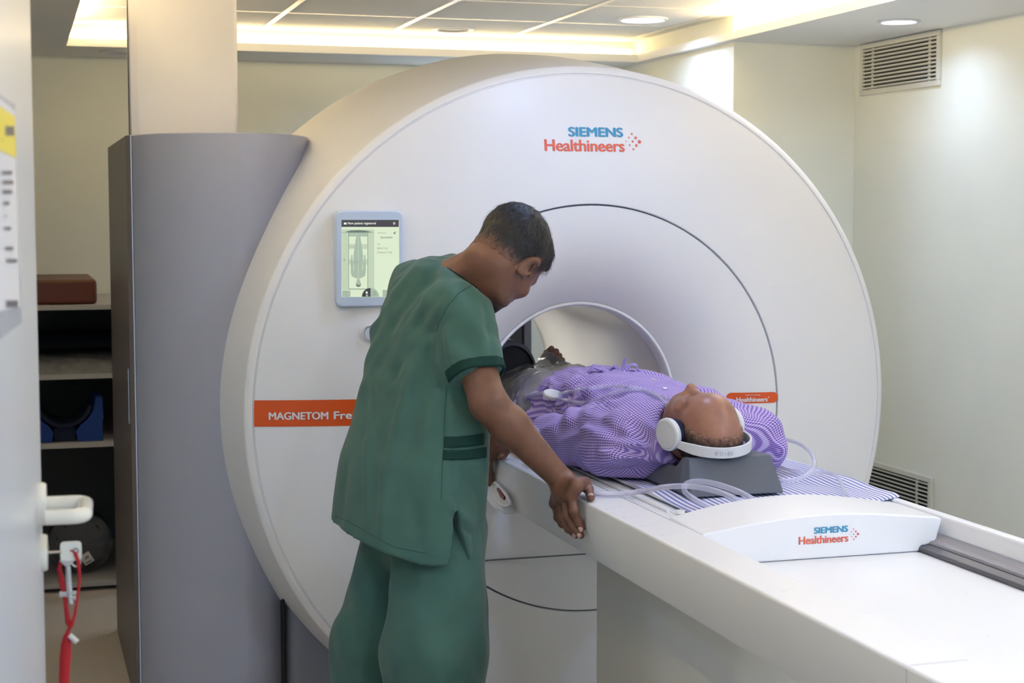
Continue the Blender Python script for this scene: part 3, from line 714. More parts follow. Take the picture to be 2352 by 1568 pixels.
# ruler marks on the near rail
ticks = [((1369.5, 1149), (1393, 1142.5), '30'), ((1407.5, 1167.5), (1430, 1160.5), '40'), ((1447, 1187), (1470, 1180), '50'), ((1490, 1206.5), (1511, 1200), '60'), ((1532, 1228), (1556, 1220.5), '70')]
def tick(A, B2, w, num=None):
    mb = MB(); d = np.array([0, w, 0]); mb.add([A-d, B2-d, B2+d, A+d], [(0,1,2,3)])
    if num:
        C = A-np.array([.0125, 0, 0]); text_on(mb, num, -.004, .004, -.006, .006, lambda u, w_: (C[0]+w_, C[1]-u, .8893))
    mb.build('ruler_mark', M['faint_ink'], tb, smooth=False, fix=False)
for (a, b, n) in ticks: tick(on(*a, 2, .8892), on(*b, 2, .8892), .0006, n)
for a, b in (((1388, 1158.5), (1399.5, 1154.5)), ((1430.5, 1176.5), (1437, 1174)), ((1467, 1196.5), (1478.5, 1193)), ((1509.5, 1216.5), (1521.5, 1214)), ((1795, 1358), (1822, 1350)), ((1167, 1060), (1170, 1059)), ((1200, 1073), (1206, 1072))):
    tick(on(*a, 2, .8892), on(*b, 2, .8892), .0005)
# sliding table top, running through the bore
mb = MB(); mb.prism([(-.258, .86), (-.258, .888), (-.236, .888), (-.232, .8835), (-.222, .8835), (-.218, .889), (-.205, .889), (-.200, .884), (.300, .884), (.333, .886), (.333, .86)], 1, -1.30, -.10)
top = mb.build('sliding_top', M['white_soft'], tb, bevel=.0015, seg=1, ang=20)
mb = MB(); mb.prism([(-.225, .852), (-.225, .884), (.225, .884), (.225, .852)], 1, -.10, 1.5); mb.build('bore_top', M['white_soft'], top, smooth=False)
mb = MB(); mb.tube([(-.227, -.12, .8875), (-.227, -1.15, .8875)], .0035, 8)
mb.lathe_z([(.0105, .889), (.0105, .897), (.007, .897), (.006, .892), (.0001, .892)], (-.213, -1.190), 0, 24); mb.build('rail_rod', M['white_soft'], top)
# end cap with the logo
yc = -1.422
cap = [on(px, py, 1, yc) for px, py in ((1613.6, 1227), (1654, 1218), (1700, 1208), (1752, 1198), (1800, 1190.5), (1850, 1184), (1905, 1179.5), (1957, 1178), (2010, 1179), (2060, 1181.5), (2110, 1184), (2150, 1186.2), (2162, 1189), (2163, 1193))]
xz = [(q[0], q[2]) for q in cap]
low = [(.309, .844), (.295, .834), (.270, .831), (.264, .819), (-.258, .819)]
front = xz+low
yb_ = -1.235
def back(u, w):
    if w > .85: return (u, w+.012*max(0, 1-(u/.3)**2))
    return (u, w)
n = len(front); mb = MB(); rings = []
for yy, t, sh_ in ((yc, 0, 0), (yc+.06, .45, 0), (yc+.12, .8, 0), (yb_, 1, .0)):
    rings.append([(u, yy, w+(back(u, w)[1]-w)*t) for u, w in front])
v = [q for r in rings for q in r]
f = [(i*n+k, i*n+(k+1) % n, (i+1)*n+(k+1) % n, (i+1)*n+k) for i in range(len(rings)-1) for k in range(n)]
f += [tuple(range(n))[::-1], tuple(range((len(rings)-1)*n, len(rings)*n))]
mb.add(v, f); ec = mb.build('end_cap', M['white_soft'], tb, bevel=.004, seg=3, ang=40)
L0, L1 = on(1834.5, 1252.5, 1, yc-.0008), on(1972.5, 1209, 1, yc-.0008)
logo(ec, lambda a, b: (a, yc-.0008, b), -.0335, .1135, .8520, .8885)
# small dirt specks in the trough
for px, py in ((1930, 1346), (2131, 1319), (1925, 1369), (2178, 1302), (2017, 1379), (2039, 1400), (2221, 1363), (2270, 1460)):
    p = on(px, py, 2, .8183); mb = MB(); mb.add([(p[0]+.0011*math.cos(a), p[1]+.0016*math.sin(a), .8184) for a in np.linspace(0, 5.2, 6)], [tuple(range(6))])
    mb.build('dirt_speck', M['grey_ink'], tb, smooth=False, fix=False)

# striped pad on the table top
def pad_z(x, y):
    z = .8968+.0025*math.sin(23*x+3*math.sin(7*y))+.0018*math.sin(11*y+9*x)
    if x > .33: z += (x-.33)*.02
    e = min(1, max(0, (y+1.205)/.03)); z = .8925+(z-.8925)*(1-(1-e)**2)
    return z
xs_ = np.linspace(-.192, .374, 90); ys_ = np.concatenate([np.linspace(-1.205, -.95, 40), np.linspace(-.94, 1.1, 60)])
def padx(x, y):
    if y > .1: return x*(.21/.374) if x > 0 else x
    if y > -.25: t = (y+.25)/.35; return x*(1-t+t*.21/.374) if x > 0 else x
    return x
P = [[(padx(x, y), y+(.055*max(0, (x-.27))/.1 if y < -1.1 else 0), pad_z(x, y)) for x in xs_] for y in ys_]
Pb = [[(q[0], q[1], .8898 if q[0] < .34 else max(.8898, q[2]-.004)) for q in row] for row in P]
mb = MB(); mb.grid(P)
na, nb = len(P), len(P[0])
mb.grid(Pb)
N = na*nb
edge = [(0, j) for j in range(nb)]+[(i, nb-1) for i in range(1, na)]+[(na-1, j) for j in range(nb-2, -1, -1)]+[(i, 0) for i in range(na-2, 0, -1)]
ids = [i*nb+j for i, j in edge]
mb.f += [(ids[k], ids[(k+1) % len(ids)], ids[(k+1) % len(ids)]+N, ids[k]+N) for k in range(len(ids))]; mb.m += [0]*len(ids)
pad = mb.build('striped_pad', M['sheet']); tag(pad, 'blue and white striped pad under the lying patient', 'pad')
ul = pad.data.uv_layers.new(name='uv'); co = np.array([q.co for q in pad.data.vertices])
vi = np.empty(len(pad.data.loops), int); pad.data.loops.foreach_get('vertex_index', vi)
uu = np.stack([co[:, 0]+.004*np.sin(co[:, 1]*9)+.3*np.clip(-1.19-co[:, 1], 0, 1), co[:, 1]], 1)
ul.data.foreach_set('uv', uu[vi].ravel())
# slate foam head block
ph = empty('head_block', (0, -1.0, .9)); bpy.data.objects.remove(ph)
zt = .984; n1, n2 = 24, 16
def blk(u, v):                                                   # top surface with hollow and notch for the ear cup
    yf, ybk = -1.005, -.80
    x = -.112+.215*u; y = yf+(ybk-yf)*v
    z = zt-.048*math.exp(-((x+.015)/.060)**2)*min(1, max(0, (v-.06)/.3))
    if x < -.055: z -= .028*min(1, (-.055-x)/.02)*min(1, max(0, (v-.22)/.2))
    return (x, y, z)
Tp = [[blk(i/n1, j/n2) for j in range(n2+1)] for i in range(n1+1)]
bot = lambda q: (-.145+(q[0]+.112)/.215*.245, -1.085+(q[1]+1.005)/.205*.30, .9035)
mb = MB(); mb.grid(Tp); Bt = [[bot(q) for q in r] for r in Tp]; mb.grid(Bt)
na, nb = n1+1, n2+1; N = na*nb
edge = [(0, j) for j in range(nb)]+[(i, nb-1) for i in range(1, na)]+[(na-1, j) for j in range(nb-2, -1, -1)]+[(i, 0) for i in range(na-2, 0, -1)]
ids = [i*nb+j for i, j in edge]
mb.f += [(ids[k], ids[(k+1) % len(ids)], ids[(k+1) % len(ids)]+N, ids[k]+N) for k in range(len(ids))]; mb.m += [0]*len(ids)
hb = mb.build('head_block', M['pillow'], bevel=.004, ang=35); tag(hb, 'slate grey foam block under the patient’s head', 'head rest')
# ------------------------------------------------------------------ smooth bodies: distance fields turned into one surface
def axis_coords(lo, hi, fine, coarse, spans):                     # coordinates, finer inside the given spans
    out = [lo]
    while out[-1] < hi:
        x = out[-1]; s = coarse
        for a, b in spans:
            if a-coarse*.5 <= x <= b: s = fine
        out.append(x+s)
    return np.array(out, np.float64)
def vnoise(x, y, z, seed=0):                                      # smooth value noise, about -1..1
    xi, yi, zi = np.floor(x).astype(np.int64), np.floor(y).astype(np.int64), np.floor(z).astype(np.int64)
    xf, yf, zf = x-xi, y-yi, z-zi
    u, v, w = (t*t*(3-2*t) for t in (xf, yf, zf))
    def h(a, b, c):
        n = (a*374761393+b*668265263+c*2147483647+seed*974711) & 0x7fffffff
        n = ((n ^ (n >> 13))*1274126177) & 0x7fffffff
        return ((n ^ (n >> 16)) & 0xffff)/32767.5-1
    r = 0
    for dx, wx in ((0, 1-u), (1, u)):
        for dy, wy in ((0, 1-v), (1, v)):
            for dz, wz in ((0, 1-w), (1, w)):
                r = r+wx*wy*wz*h(xi+dx, yi+dy, zi+dz)
    return r
class Field:
    def __init__(s, xs, ys, zs):
        s.c = (xs, ys, zs); s.f = np.full((len(xs), len(ys), len(zs)), .08, np.float32)
    def _sl(s, lo, hi, m):
        sl = []
        for c, a, b in zip(s.c, lo, hi):
            i0, i1 = np.searchsorted(c, a-m), np.searchsorted(c, b+m); sl.append(slice(max(0, i0-1), i1+1))
        P = (s.c[0][sl[0]][:, None, None], s.c[1][sl[1]][None, :, None], s.c[2][sl[2]][None, None, :])
        return tuple(sl), P
    def add(s, prim, k=.01, m=.05):
        fn, lo, hi = prim; sl, P = s._sl(lo, hi, m)
        a = s.f[sl]
        if a.size == 0: return s
        d = fn(*P); h = np.maximum(k-np.abs(a-d), 0)/k; s.f[sl] = np.minimum(a, d)-h*h*k*.25; return s
    def sub(s, prim, k=.005, m=.03):
        fn, lo, hi = prim; sl, P = s._sl(lo, hi, m)
        a = s.f[sl]
        if a.size == 0: return s
        d = -fn(*P); h = np.maximum(k-np.abs(a-d), 0)/k; s.f[sl] = np.maximum(a, d)+h*h*k*.25; return s
    def warp(s, fn, lo=None, hi=None):                            # add a displacement
        lo = lo if lo is not None else [c[0] for c in s.c]; hi = hi if hi is not None else [c[-1] for c in s.c]
        sl, P = s._sl(lo, hi, 0); s.f[sl] = s.f[sl]+fn(*P); return s
    def clip(s, fn, k=0):                                         # keep where fn < 0
        P = (s.c[0][:, None, None], s.c[1][None, :, None], s.c[2][None, None, :])
        s.f = np.maximum(s.f, fn(*P)).astype(np.float32); return s
    def nets(s):                                                  # surface nets on the rectilinear grid
        f = s.f; X, Y, Z = s.c; inside = f < 0
        n = inside[:-1, :-1, :-1].astype(np.int8)*0
        for a in (0, 1):
            for b in (0, 1):
                for c in (0, 1):
                    n += inside[a:a+n.shape[0], b:b+n.shape[1], c:c+n.shape[2]]
        act = (n > 0) & (n < 8); I, J, K = np.nonzero(act)
        idx = np.full(act.shape, -1, np.int64); idx[I, J, K] = np.arange(len(I))
        cx, cy, cz = X, Y, Z
        acc = np.zeros((len(I), 3)); cnt = np.zeros(len(I))
        for ax in range(3):
            for u in (0, 1):
                for v in (0, 1):
                    o = [0, 0, 0]; oth = [q for q in range(3) if q != ax]; o[oth[0]] = u; o[oth[1]] = v
                    a0 = (I+o[0], J+o[1], K+o[2]); e = [0, 0, 0]; e[ax] = 1
                    a1 = (a0[0]+e[0], a0[1]+e[1], a0[2]+e[2])
                    fa, fb = f[a0], f[a1]; m = (fa < 0) != (fb < 0)
                    t = np.where(m, fa/np.where(m, fa-fb, 1), 0)
                    p = np.stack([cx[a0[0]], cy[a0[1]], cz[a0[2]]], 1); q = np.stack([cx[a1[0]], cy[a1[1]], cz[a1[2]]], 1)
                    acc += np.where(m[:, None], p+(q-p)*t[:, None], 0); cnt += m
        V = acc/np.maximum(cnt, 1)[:, None]
        Fs = []
        for ax in range(3):
            sl0 = [slice(None)]*3; sl1 = [slice(None)]*3; sl0[ax] = slice(0, -1); sl1[ax] = slice(1, None)
            A, B = inside[tuple(sl0)], inside[tuple(sl1)]; E = np.stack(np.nonzero(A != B), 1)
            o1, o2 = [q for q in range(3) if q != ax]
            ok = (E[:, o1] > 0) & (E[:, o2] > 0) & (E[:, o1] < f.shape[o1]-1) & (E[:, o2] < f.shape[o2]-1); E = E[ok]
            if not len(E): continue
            fl = A[E[:, 0], E[:, 1], E[:, 2]]
            def ID(d1, d2):
                q = E.copy(); q[:, o1] -= d1; q[:, o2] -= d2; return idx[q[:, 0], q[:, 1], q[:, 2]]
            quad = np.stack([ID(1, 1), ID(0, 1), ID(0, 0), ID(1, 0)], 1)
            if ax == 1: fl = ~fl
            quad[~fl] = quad[~fl][:, ::-1]; Fs.append(quad)
        return V, np.concatenate(Fs)
def relax(V, F, n=1, w=.5):
    for _ in range(n):
        acc = np.zeros_like(V); c = np.zeros(len(V))
        for a in range(4):
            for b in (F[:, (a+1) % 4], F[:, (a+3) % 4]):
                np.add.at(acc, F[:, a], V[b]); np.add.at(c, F[:, a], 1)
        V = V*(1-w)+w*acc/np.maximum(c, 1)[:, None]
    return V
def mesh_obj(name, V, F, mats, parent=None, midx=None, uv=None):
    used = np.zeros(len(V), bool); used[F.ravel()] = True
    mp = np.cumsum(used)-1; V = V[used]; F = mp[F]
    me = bpy.data.meshes.new(name); me.vertices.add(len(V)); me.vertices.foreach_set('co', V.astype(np.float32).ravel())
    me.loops.add(F.size); me.loops.foreach_set('vertex_index', F.ravel().astype(np.int32))
    me.polygons.add(len(F)); me.polygons.foreach_set('loop_start', np.arange(0, F.size, 4, dtype=np.int32))
    mats = mats if isinstance(mats, (list, tuple)) else [mats]
    for q in mats: me.materials.append(q)
    if midx is not None: me.polygons.foreach_set('material_index', midx.astype(np.int32))
    me.update(calc_edges=True); me.validate()
    if uv is not None:
        ul = me.uv_layers.new(name='uv'); ul.data.foreach_set('uv', uv[used][F.ravel()].astype(np.float32).ravel())
    me.polygons.foreach_set('use_smooth', [True]*len(me.polygons))
    o = bpy.data.objects.new(name, me); COL.objects.link(o)
    if parent is not None:
        o.parent = parent
        if parent.type == 'EMPTY': o.matrix_parent_inverse = Matrix.Translation(-Vector(parent.location))
    return o
def vcol(o, fn):                                                  # a point attribute 'mask' used by a material
    me = o.data; n = len(me.vertices); c = np.empty(n*3, np.float32); me.vertices.foreach_get('co', c)
    a = me.attributes.new('mask', 'FLOAT', 'POINT'); a.data.foreach_set('value', np.clip(fn(c.reshape(-1, 3)), 0, 1).astype(np.float32))
arr = lambda p: np.asarray(p, float)
def cone(a, b, ra, rb):
    a, b = arr(a), arr(b); ba = b-a; L2 = ba@ba; r = max(ra, rb)
    def fn(x, y, z):
        px, py, pz = x-a[0], y-a[1], z-a[2]
        t = np.clip((px*ba[0]+py*ba[1]+pz*ba[2])/L2, 0, 1)
        return np.sqrt((px-t*ba[0])**2+(py-t*ba[1])**2+(pz-t*ba[2])**2)-(ra+(rb-ra)*t)
    return fn, np.minimum(a, b)-r, np.maximum(a, b)+r
def ell(c, r, R=None):
    c, r = arr(c), arr(r); R = np.eye(3) if R is None else R; m = r.max()
    def fn(x, y, z):
        px, py, pz = x-c[0], y-c[1], z-c[2]
        q = [(R[0, i]*px+R[1, i]*py+R[2, i]*pz) for i in range(3)]
        k0 = np.sqrt(sum((q[i]/r[i])**2 for i in range(3))); k1 = np.sqrt(sum((q[i]/r[i]**2)**2 for i in range(3)))+1e-9
        return k0*(k0-1)/k1
    return fn, c-m, c+m
def frame(fwd, up):                                               # columns: right, forward, up
    y = arr(fwd)/np.linalg.norm(fwd); x = np.cross(y, up); x /= np.linalg.norm(x); return np.stack([x, y, np.cross(x, y)], 1)
class Loc:                                                        # a local frame for a head or a hand
    def __init__(s, c, R, k=1.0): s.c = arr(c); s.R = R; s.k = k
    def p(s, q): return s.c+s.k*(s.R@arr(q))
    def cone(s, a, b, ra, rb): return cone(s.p(a), s.p(b), ra*s.k, rb*s.k)
    def ell(s, c, r, R=None): return ell(s.p(c), arr(r)*s.k, s.R if R is None else s.R@R)
    def inv(s, x, y, z):
        d = (x-s.c[0], y-s.c[1], z-s.c[2]); return [sum(s.R[j, i]*d[j] for j in range(3))/s.k for i in range(3)]
def rotz(a): c, s_ = math.cos(a), math.sin(a); return np.array([[c, -s_, 0], [s_, c, 0], [0, 0, 1.]])
def rotx(a): c, s_ = math.cos(a), math.sin(a); return np.array([[1., 0, 0], [0, c, -s_], [0, s_, c]])
def roty(a): c, s_ = math.cos(a), math.sin(a); return np.array([[c, 0, s_], [0, 1., 0], [-s_, 0, c]])
def skull(f, H, ears=True, nose=1.0, only=False):
    f.add(H.ell((0, -.012, .036), (.076, .097, .086)), .01)
    f.add(H.ell((0, .040, .036), (.063, .054, .058)), .03)
    f.add(H.ell((0, .040, -.030), (.059, .054, .062)), .03)
    f.add(H.ell((0, .046, -.074), (.047, .045, .036)), .03)
    f.add(H.ell((0, -.02, -.045), (.060, .060, .05)), .03)
    if only: return f
    f.add(H.ell((0, .082, -.098), (.020, .016, .017)), .022)
    for s in (-1, 1):
        f.add(H.ell((s*.040, .070, -.022), (.024, .020, .019)), .022)
        f.add(H.ell((s*.046, .030, -.085), (.014, .032, .016)), .02)
    f.add(H.cone((-.040, .080, .019), (.040, .080, .019), .0115, .0115), .018)
    for s in (-1, 1): f.sub(H.ell((s*.032, .103, .001), (.017, .014, .011)), .014)
    f.add(H.cone((0, .088, .014), (0, .108*1, -.030), .0075, .011*nose), .012)
    f.add(H.ell((0, .110, -.031), (.012*nose, .013*nose, .0105*nose)), .010)
    for s in (-1, 1):
        f.add(H.ell((s*.0125*nose, .100, -.035), (.0085*nose, .011, .0085*nose)), .006)
        f.sub(H.ell((s*.0065, .110, -.0425), (.004, .006, .005)), .003)
        f.add(H.ell((s*.031, .0835, .001), (.0135, .0125, .0125)), .003)
        f.sub(H.cone((s*.020, .0962, -.0005), (s*.043, .0905, -.001), .0011, .0011), .002)
    f.add(H.ell((0, .093, -.058), (.025, .011, .0055)), .006)
    f.add(H.ell((0, .092, -.0685), (.021, .0115, .0065)), .006)
    f.sub(H.cone((-.022, .0985, -.0632), (.022, .0985, -.0632), .0018, .0018), .003)
    if ears:
        for s in (-1, 1):
            E_ = rotz(-s*.62)@roty(s*.14)@rotx(-.22)
            f.add(H.ell((s*.082, -.012, -.004), (.0055, .019, .033), E_), .006)
            f.sub(H.ell((s*.0885, -.008, -.001), (.0060, .0115, .019), E_), .005)
            f.add(H.ell((s*.078, .002, -.026), (.0055, .008, .010)), .006)
    return f
# ------------------------------------------------------------------ the technician
FD = np.array([.92, .39, 0]); FD /= np.linalg.norm(FD); LD = np.array([FD[1], -FD[0], 0])   # facing, and his right
rsh, lsh = at(1056, 716, 3.92), at(962, 672, 4.2)
relb, rwr = at(1121, 925, 3.82), on(1291, 1103, 0, -.404)
lelb, lwr = at(1068, 890, 4.42), on(1143, 1008, 0, -.385)
rhip, lhip = at(1000, 1225, 3.95), at(905, 1222, 4.12)
rkn, lkn = at(1003, 1500, 3.90), at(872, 1480, 4.14)
ran, lan = np.array([rkn[0]-.01, rkn[1], .09]), np.array([lkn[0]-.02, lkn[1], .09])
c7 = at(1054, 644, 4.02)
fh = .25*RT-.65*UP+.72*FW; uh = .60*RT+.70*UP+.38*FW
HT = Loc(at(1161, 592, 3.99), frame(fh, uh), 1.03)
tech = empty('person', ((rkn+lkn)[0]/2, (rkn+lkn)[1]/2, 0), 'person in green scrubs leaning over the table, one hand gripping its rail', 'person')

hx0, hx1 = -.43, -.335
xs = axis_coords(-1.05, -.05, .0024, .009, [(hx0, hx1), (-.56, -.26)][:1]+[(-.335, -.25)])
xs = axis_coords(-1.05, -.05, .0026, .009, [(-.60, -.20)])
ys = axis_coords(-1.20, -.02, .0026, .009, [(-1.12, -.80), (-.62, -.34)][:1]+[(-.70, -.40), (-.28, -.12)])
zs = axis_coords(.0, 1.68, .0026, .012, [(.79, .96), (1.34, 1.63)])
f = Field(xs, ys, zs)
# head and neck
skull(f, HT)
nk = HT.p((0, -.03, -.045))
f.add(cone(c7-.01*FD, nk, .051, .054), .03); f.add(cone(c7+.03*FD-np.array([0, 0, .03]), HT.p((0, .012, -.06)), .048, .048), .03)
# trunk and legs, inside the clothes
ch = (rsh+lsh)/2; pv = (rhip+lhip)/2+np.array([0, 0, .04])
f.add(cone(ch-np.array([0, 0, .10])-.01*FD, pv+.03*FD, .095, .088), .04); f.add(cone(rsh-LD*.03, lsh+LD*.03, .050, .050), .04)
f.add(cone(ch, c7, .060, .050), .04)
for h, k, a in ((rhip, rkn, ran), (lhip, lkn, lan)):
    f.add(cone(h+.03*FD, k, .072, .056), .03); f.add(cone(k, a, .056, .038), .03); f.add(cone(a-np.array([0, 0, .03]), a+FD*.13-np.array([0, 0, .055]), .036, .028), .02)
# arms
def arm(sh, el, wr, s=1.0):
    f.add(cone(sh, el, .054*s, .043*s), .03)
    m = el*.72+wr*.28
    f.add(cone(el, m, .042*s, .0445*s), .02); f.add(cone(m, wr, .0445*s, .0290*s), .02)
arm(rsh, relb, rwr); arm(lsh, lelb, lwr, .95)
def finger(P, R):
    for i in range(len(P)-1): f.add(cone(P[i], P[i+1], R[i], R[i+1]), .004)
NAILS = []
def hand(wr, mcps, chains, thumb, pr=.0135):
    for q in mcps: f.add(cone(wr, q, .0205, pr+.002), .012)
    for a, b in zip(mcps[:-1], mcps[1:]): f.add(cone(a, b, pr-.001, pr-.001), .008)
    mid = sum(mcps)/len(mcps)*.55+wr*.45
    f.add(cone(wr*.85+mid*.15, mid, .025, .024), .02)
    for C, r0 in chains:
        n = len(C); finger(C, np.linspace(r0, r0*.80, n))
        for q in C[1:-1]: f.add(ell(q, (r0*1.02,)*3), .004)
    T, r0 = thumb
    f.add(cone(wr*.6+T[0]*.4, T[0], .018, .016), .015)
    for i in range(len(T)-1): f.add(cone(T[i], T[i+1], r0[i], r0[i+1]), .006)
O = lambda px, py, x: on(px, py, 0, x)
rm = [O(1312, 1138, -.402), O(1299, 1138, -.406), O(1286, 1146, -.405), O(1275, 1155, -.402)]
rch = [([rm[0], O(1319, 1174, -.398), O(1329, 1198, -.387), O(1335.5, 1212, -.3815)], .0112),
       ([rm[1], O(1302, 1182, -.404), O(1319, 1210, -.389), O(1334, 1229, -.3815)], .0114),
       ([rm[2], O(1288, 1188, -.404), O(1306, 1214, -.391), O(1322, 1229, -.3815)], .0107),
       ([rm[3], O(1280.5, 1188, -.402), O(1291, 1203, -.392), O(1301, 1209, -.3825)], .0096)]
rth = [O(1324, 1113, -.392), on(1344, 1107, 2, .9205), on(1352, 1124, 2, .9085), on(1357, 1142, 2, .9000)]
hand(rwr, rm, rch, (rth, [.0138, .0126, .0116, .0102]))
for a_, b_ in ((.25, .35), (.5, .6), (.75, .85)): f.add(cone(rm[0]*(1-a_)+rth[0]*a_, rth[1]*b_+rth[0]*(1-b_), .0125, .0115), .010)
f.add(cone(rwr, rth[1]*.75+rm[0]*.25, .020, .0115), .014)
lm = [O(1127, 1040, -.392), O(1122, 1046, -.396), O(1118, 1053, -.396), O(1115, 1060, -.392)]
lch = [([lm[0], O(1124, 1066, -.396), O(1126, 1088, -.385), O(1128, 1104, -.381)], .0104),
       ([lm[1], O(1118, 1074, -.398), O(1121, 1096, -.387), O(1124, 1110, -.381)], .0104),
       ([lm[2], O(1112, 1080, -.398), O(1114, 1100, -.388), O(1117, 1113, -.381)], .0098),
       ([lm[3], O(1107, 1082, -.394), O(1108, 1098, -.386), O(1110, 1106, -.381)], .0086)]
lth = [O(1150, 1026, -.375), on(1160, 1036, 2, .912), on(1156, 1044, 2, .903), on(1150, 1049, 2, .900)]
hand(lwr, lm, lch, (lth, [.0150, .0125, .0112, .0098]))
V, Fq = f.nets(); V = relax(V, Fq, 1, .4)
body = mesh_obj('body', V, Fq, M['skin_tech'], tech)
def beard(c):
    x, y, z = HT.inv(c[:, 0], c[:, 1], c[:, 2])
    n = vnoise(x*160, y*160, z*160, 3)*.12
    chin = np.clip((-.078-z+.5*(y-.06))/.02, 0, 1)*np.clip((y-.038)/.02, 0, 1)*np.clip((.046-np.abs(x))/.012, 0, 1)
    st = .35*np.clip((-.035-z)/.03, 0, 1)*np.clip((y-.0)/.03, 0, 1)
    near = (np.abs(x) < .09) & (np.abs(z) < .135) & (y > -.05)
    return np.where(near, np.maximum(chin, st)+n*(st > .05), 0)
vcol(body, beard)
# nails of the right hand
def nail(tip, prev, side, w, l):
    d = (tip-prev)/np.linalg.norm(tip-prev); nrm = arr(side)-d*(arr(side)@d); nrm /= np.linalg.norm(nrm); u = np.cross(d, nrm)
    mb = MB(); c = tip+d*.0010+nrm*w*.98
    v = [c+nrm*.0008]; rg = (.5, .8, 1.0); n = 18
    for r in rg:
        for k in range(n):
            t = 2*math.pi*k/n; p, q = math.cos(t), math.sin(t); p = math.copysign(abs(p)**.8, p); q = math.copysign(abs(q)**.8, q)
            v.append(c+u*w*.74*r*p+d*(l*.5*r*q+.0012)-nrm*(w*.42*(r*p)**2*.9+.0016*max(0, r*q)**2-.0007*(1-r)))
    mb.add(v, [(0, 1+k, 1+(k+1) % n) for k in range(n)]+[(1+j*n+k, 1+(j+1)*n+k, 1+(j+1)*n+(k+1) % n, 1+j*n+(k+1) % n) for j in range(2) for k in range(n)])
    return mb.build('fingernail', M['nail'], body, solid=.0008)
up_ = np.array([-.3, -.9, .25])
for C, r0 in rch[:3]: nail(C[-1], C[-2], np.array([-.75, -.62, -.1]), r0*.80, .0125)
nail(rth[-1], rth[-2], np.array([-.18, -.45, .85]), .0102, .0145)
# hair
g_ = axis_coords
hc = HT.c
f2 = Field(*[np.arange(hc[i]-.17, hc[i]+.17, .0028) for i in range(3)])
skull(f2, HT, ears=False, only=True)
f2.add(cone(c7-.01*FD, nk, .051, .054), .03); f2.add(cone(c7+.03*FD-np.array([0, 0, .03]), HT.p((0, .012, -.06)), .048, .048), .03); f2.f -= .0060
def hairclip(x, y, z):
    lx, ly, lz = HT.inv(x, y, z)
    h = np.interp(ly, [-.13, -.085, -.05, -.032, -.02, .005, .018, .034, .046, .060, .085, .12], [-.036, -.040, -.038, -.034, -.004, .026, .0, .004, .045, .066, .080, .082])
    h = h-.012+.003*vnoise(lx*160, ly*160, lz*0, 5)
    return (h-lz)*.75
f2.clip(hairclip)
def hn(x, y, z):
    lx, ly, lz = HT.inv(x, y, z)
    thick = np.clip((lz-.0)/.09, 0, 1); top = np.clip((lz-.05)/.04, 0, 1)*np.clip((ly-.0)/.06, 0, 1)
    h = np.interp(ly, [-.13, -.085, -.05, -.032, -.02, .005, .018, .034], [-.036, -.040, -.038, -.034, -.004, .026, .0, .004])
    edge = np.clip(1-(lz-h+.012)/.026, 0, 1)*(ly < -.022)
    return .0035+.0032*edge-.0085*thick-.006*top+.0016*vnoise(lx*120, ly*60, lz*60, 7)+.0012*vnoise(lx*240, ly*150, lz*150, 8)
f2.warp(hn)
V, Fq = f2.nets(); V = relax(V, Fq, 1, .3)
hair = mesh_obj('hair', V, Fq, M['hair_fade'], tech)
def fade(c):
    x, y, z = HT.inv(c[:, 0], c[:, 1], c[:, 2])
    h = np.interp(y, [-.13, -.085, -.05, -.032, -.02, .005, .018, .034, .046, .060, .085], [-.036, -.040, -.038, -.034, -.004, .026, .0, .004, .030, .03, .03])
    return -.35+(z-h+.012)/.030+.55*vnoise(x*330, y*330, z*120, 4)
vcol(hair, fade)
# short strands over the crown
rs = np.random.RandomState(4); mb = MB(); cnt = 0
Vh = V.copy(); lx, ly, lz = HT.inv(Vh[:, 0], Vh[:, 1], Vh[:, 2])
cand = np.nonzero((lz > .03))[0]
crown = HT.p((.0, -.06, .115))
for i in rs.choice(cand, 2600):
    p = Vh[i]; q = np.array([lx[i], ly[i], lz[i]-.02]); nn = HT.R@(q/np.linalg.norm(q))
    t = p-crown; t -= nn*(t@nn); L = np.linalg.norm(t); t = t/L if L > 1e-4 else nn
    t = t+.35*rs.randn(3)*.6; t -= nn*(t@nn); t /= np.linalg.norm(t); ln = .010+.010*rs.rand()
    w = np.cross(t, nn)*.00045
    a = p-nn*.001; b = p+t*ln*.5+nn*.0022; c_ = p+t*ln+nn*(.0012+.002*rs.rand())
    mb.add([a-w, a+w, b+w*.8, b-w*.8, c_], [(0,1,2,3), (3,2,4)])
st = mb.build('hair_strands', M['hair'], hair, fix=False, smooth=False)
# trousers
xs = np.arange(-1.06, -.42, .0065); ys = np.arange(-1.08, -.30, .0065); zs = np.arange(.045, .84, .0085)
f = Field(xs, ys, zs)
f.add(cone(pv+np.array([0, 0, .0])+.02*FD, (rhip+lhip)/2+np.array([0, 0, -.02])+.02*FD, .118, .118), .05)
cuffR, cuffL = ran+np.array([0, 0, -.035]), lan+np.array([0, 0, -.035])
f.add(cone(rhip+FD*.02, rkn+FD*.005, .112, .122), .035); f.add(cone(rkn+FD*.005, cuffR, .122, .112), .03)
f.add(cone(lhip+FD*.02, lkn, .098, .112), .02); f.add(cone(lkn, cuffL, .112, .105), .03)
f.warp(lambda x, y, z: .014*vnoise(x*11, y*11, z*2.6, 11)+.009*vnoise(x*20+z*9, y*20, z*6, 12)+.010*np.clip((.55-z)/.2, 0, 1)*vnoise(x*9, y*9, z*9, 13))
cx_ = rhip+LD*.10                                                   # outer seam of the trouser leg
f.warp(lambda x, y, z: .0028*np.exp(-((((x-rhip[0])*FD[0]+(y-rhip[1])*FD[1])-.055)/.0035)**2)*(((x-rhip[0])*LD[0]+(y-rhip[1])*LD[1]) > .05))
f.clip(lambda x, y, z: .05-z+0*x+0*y)
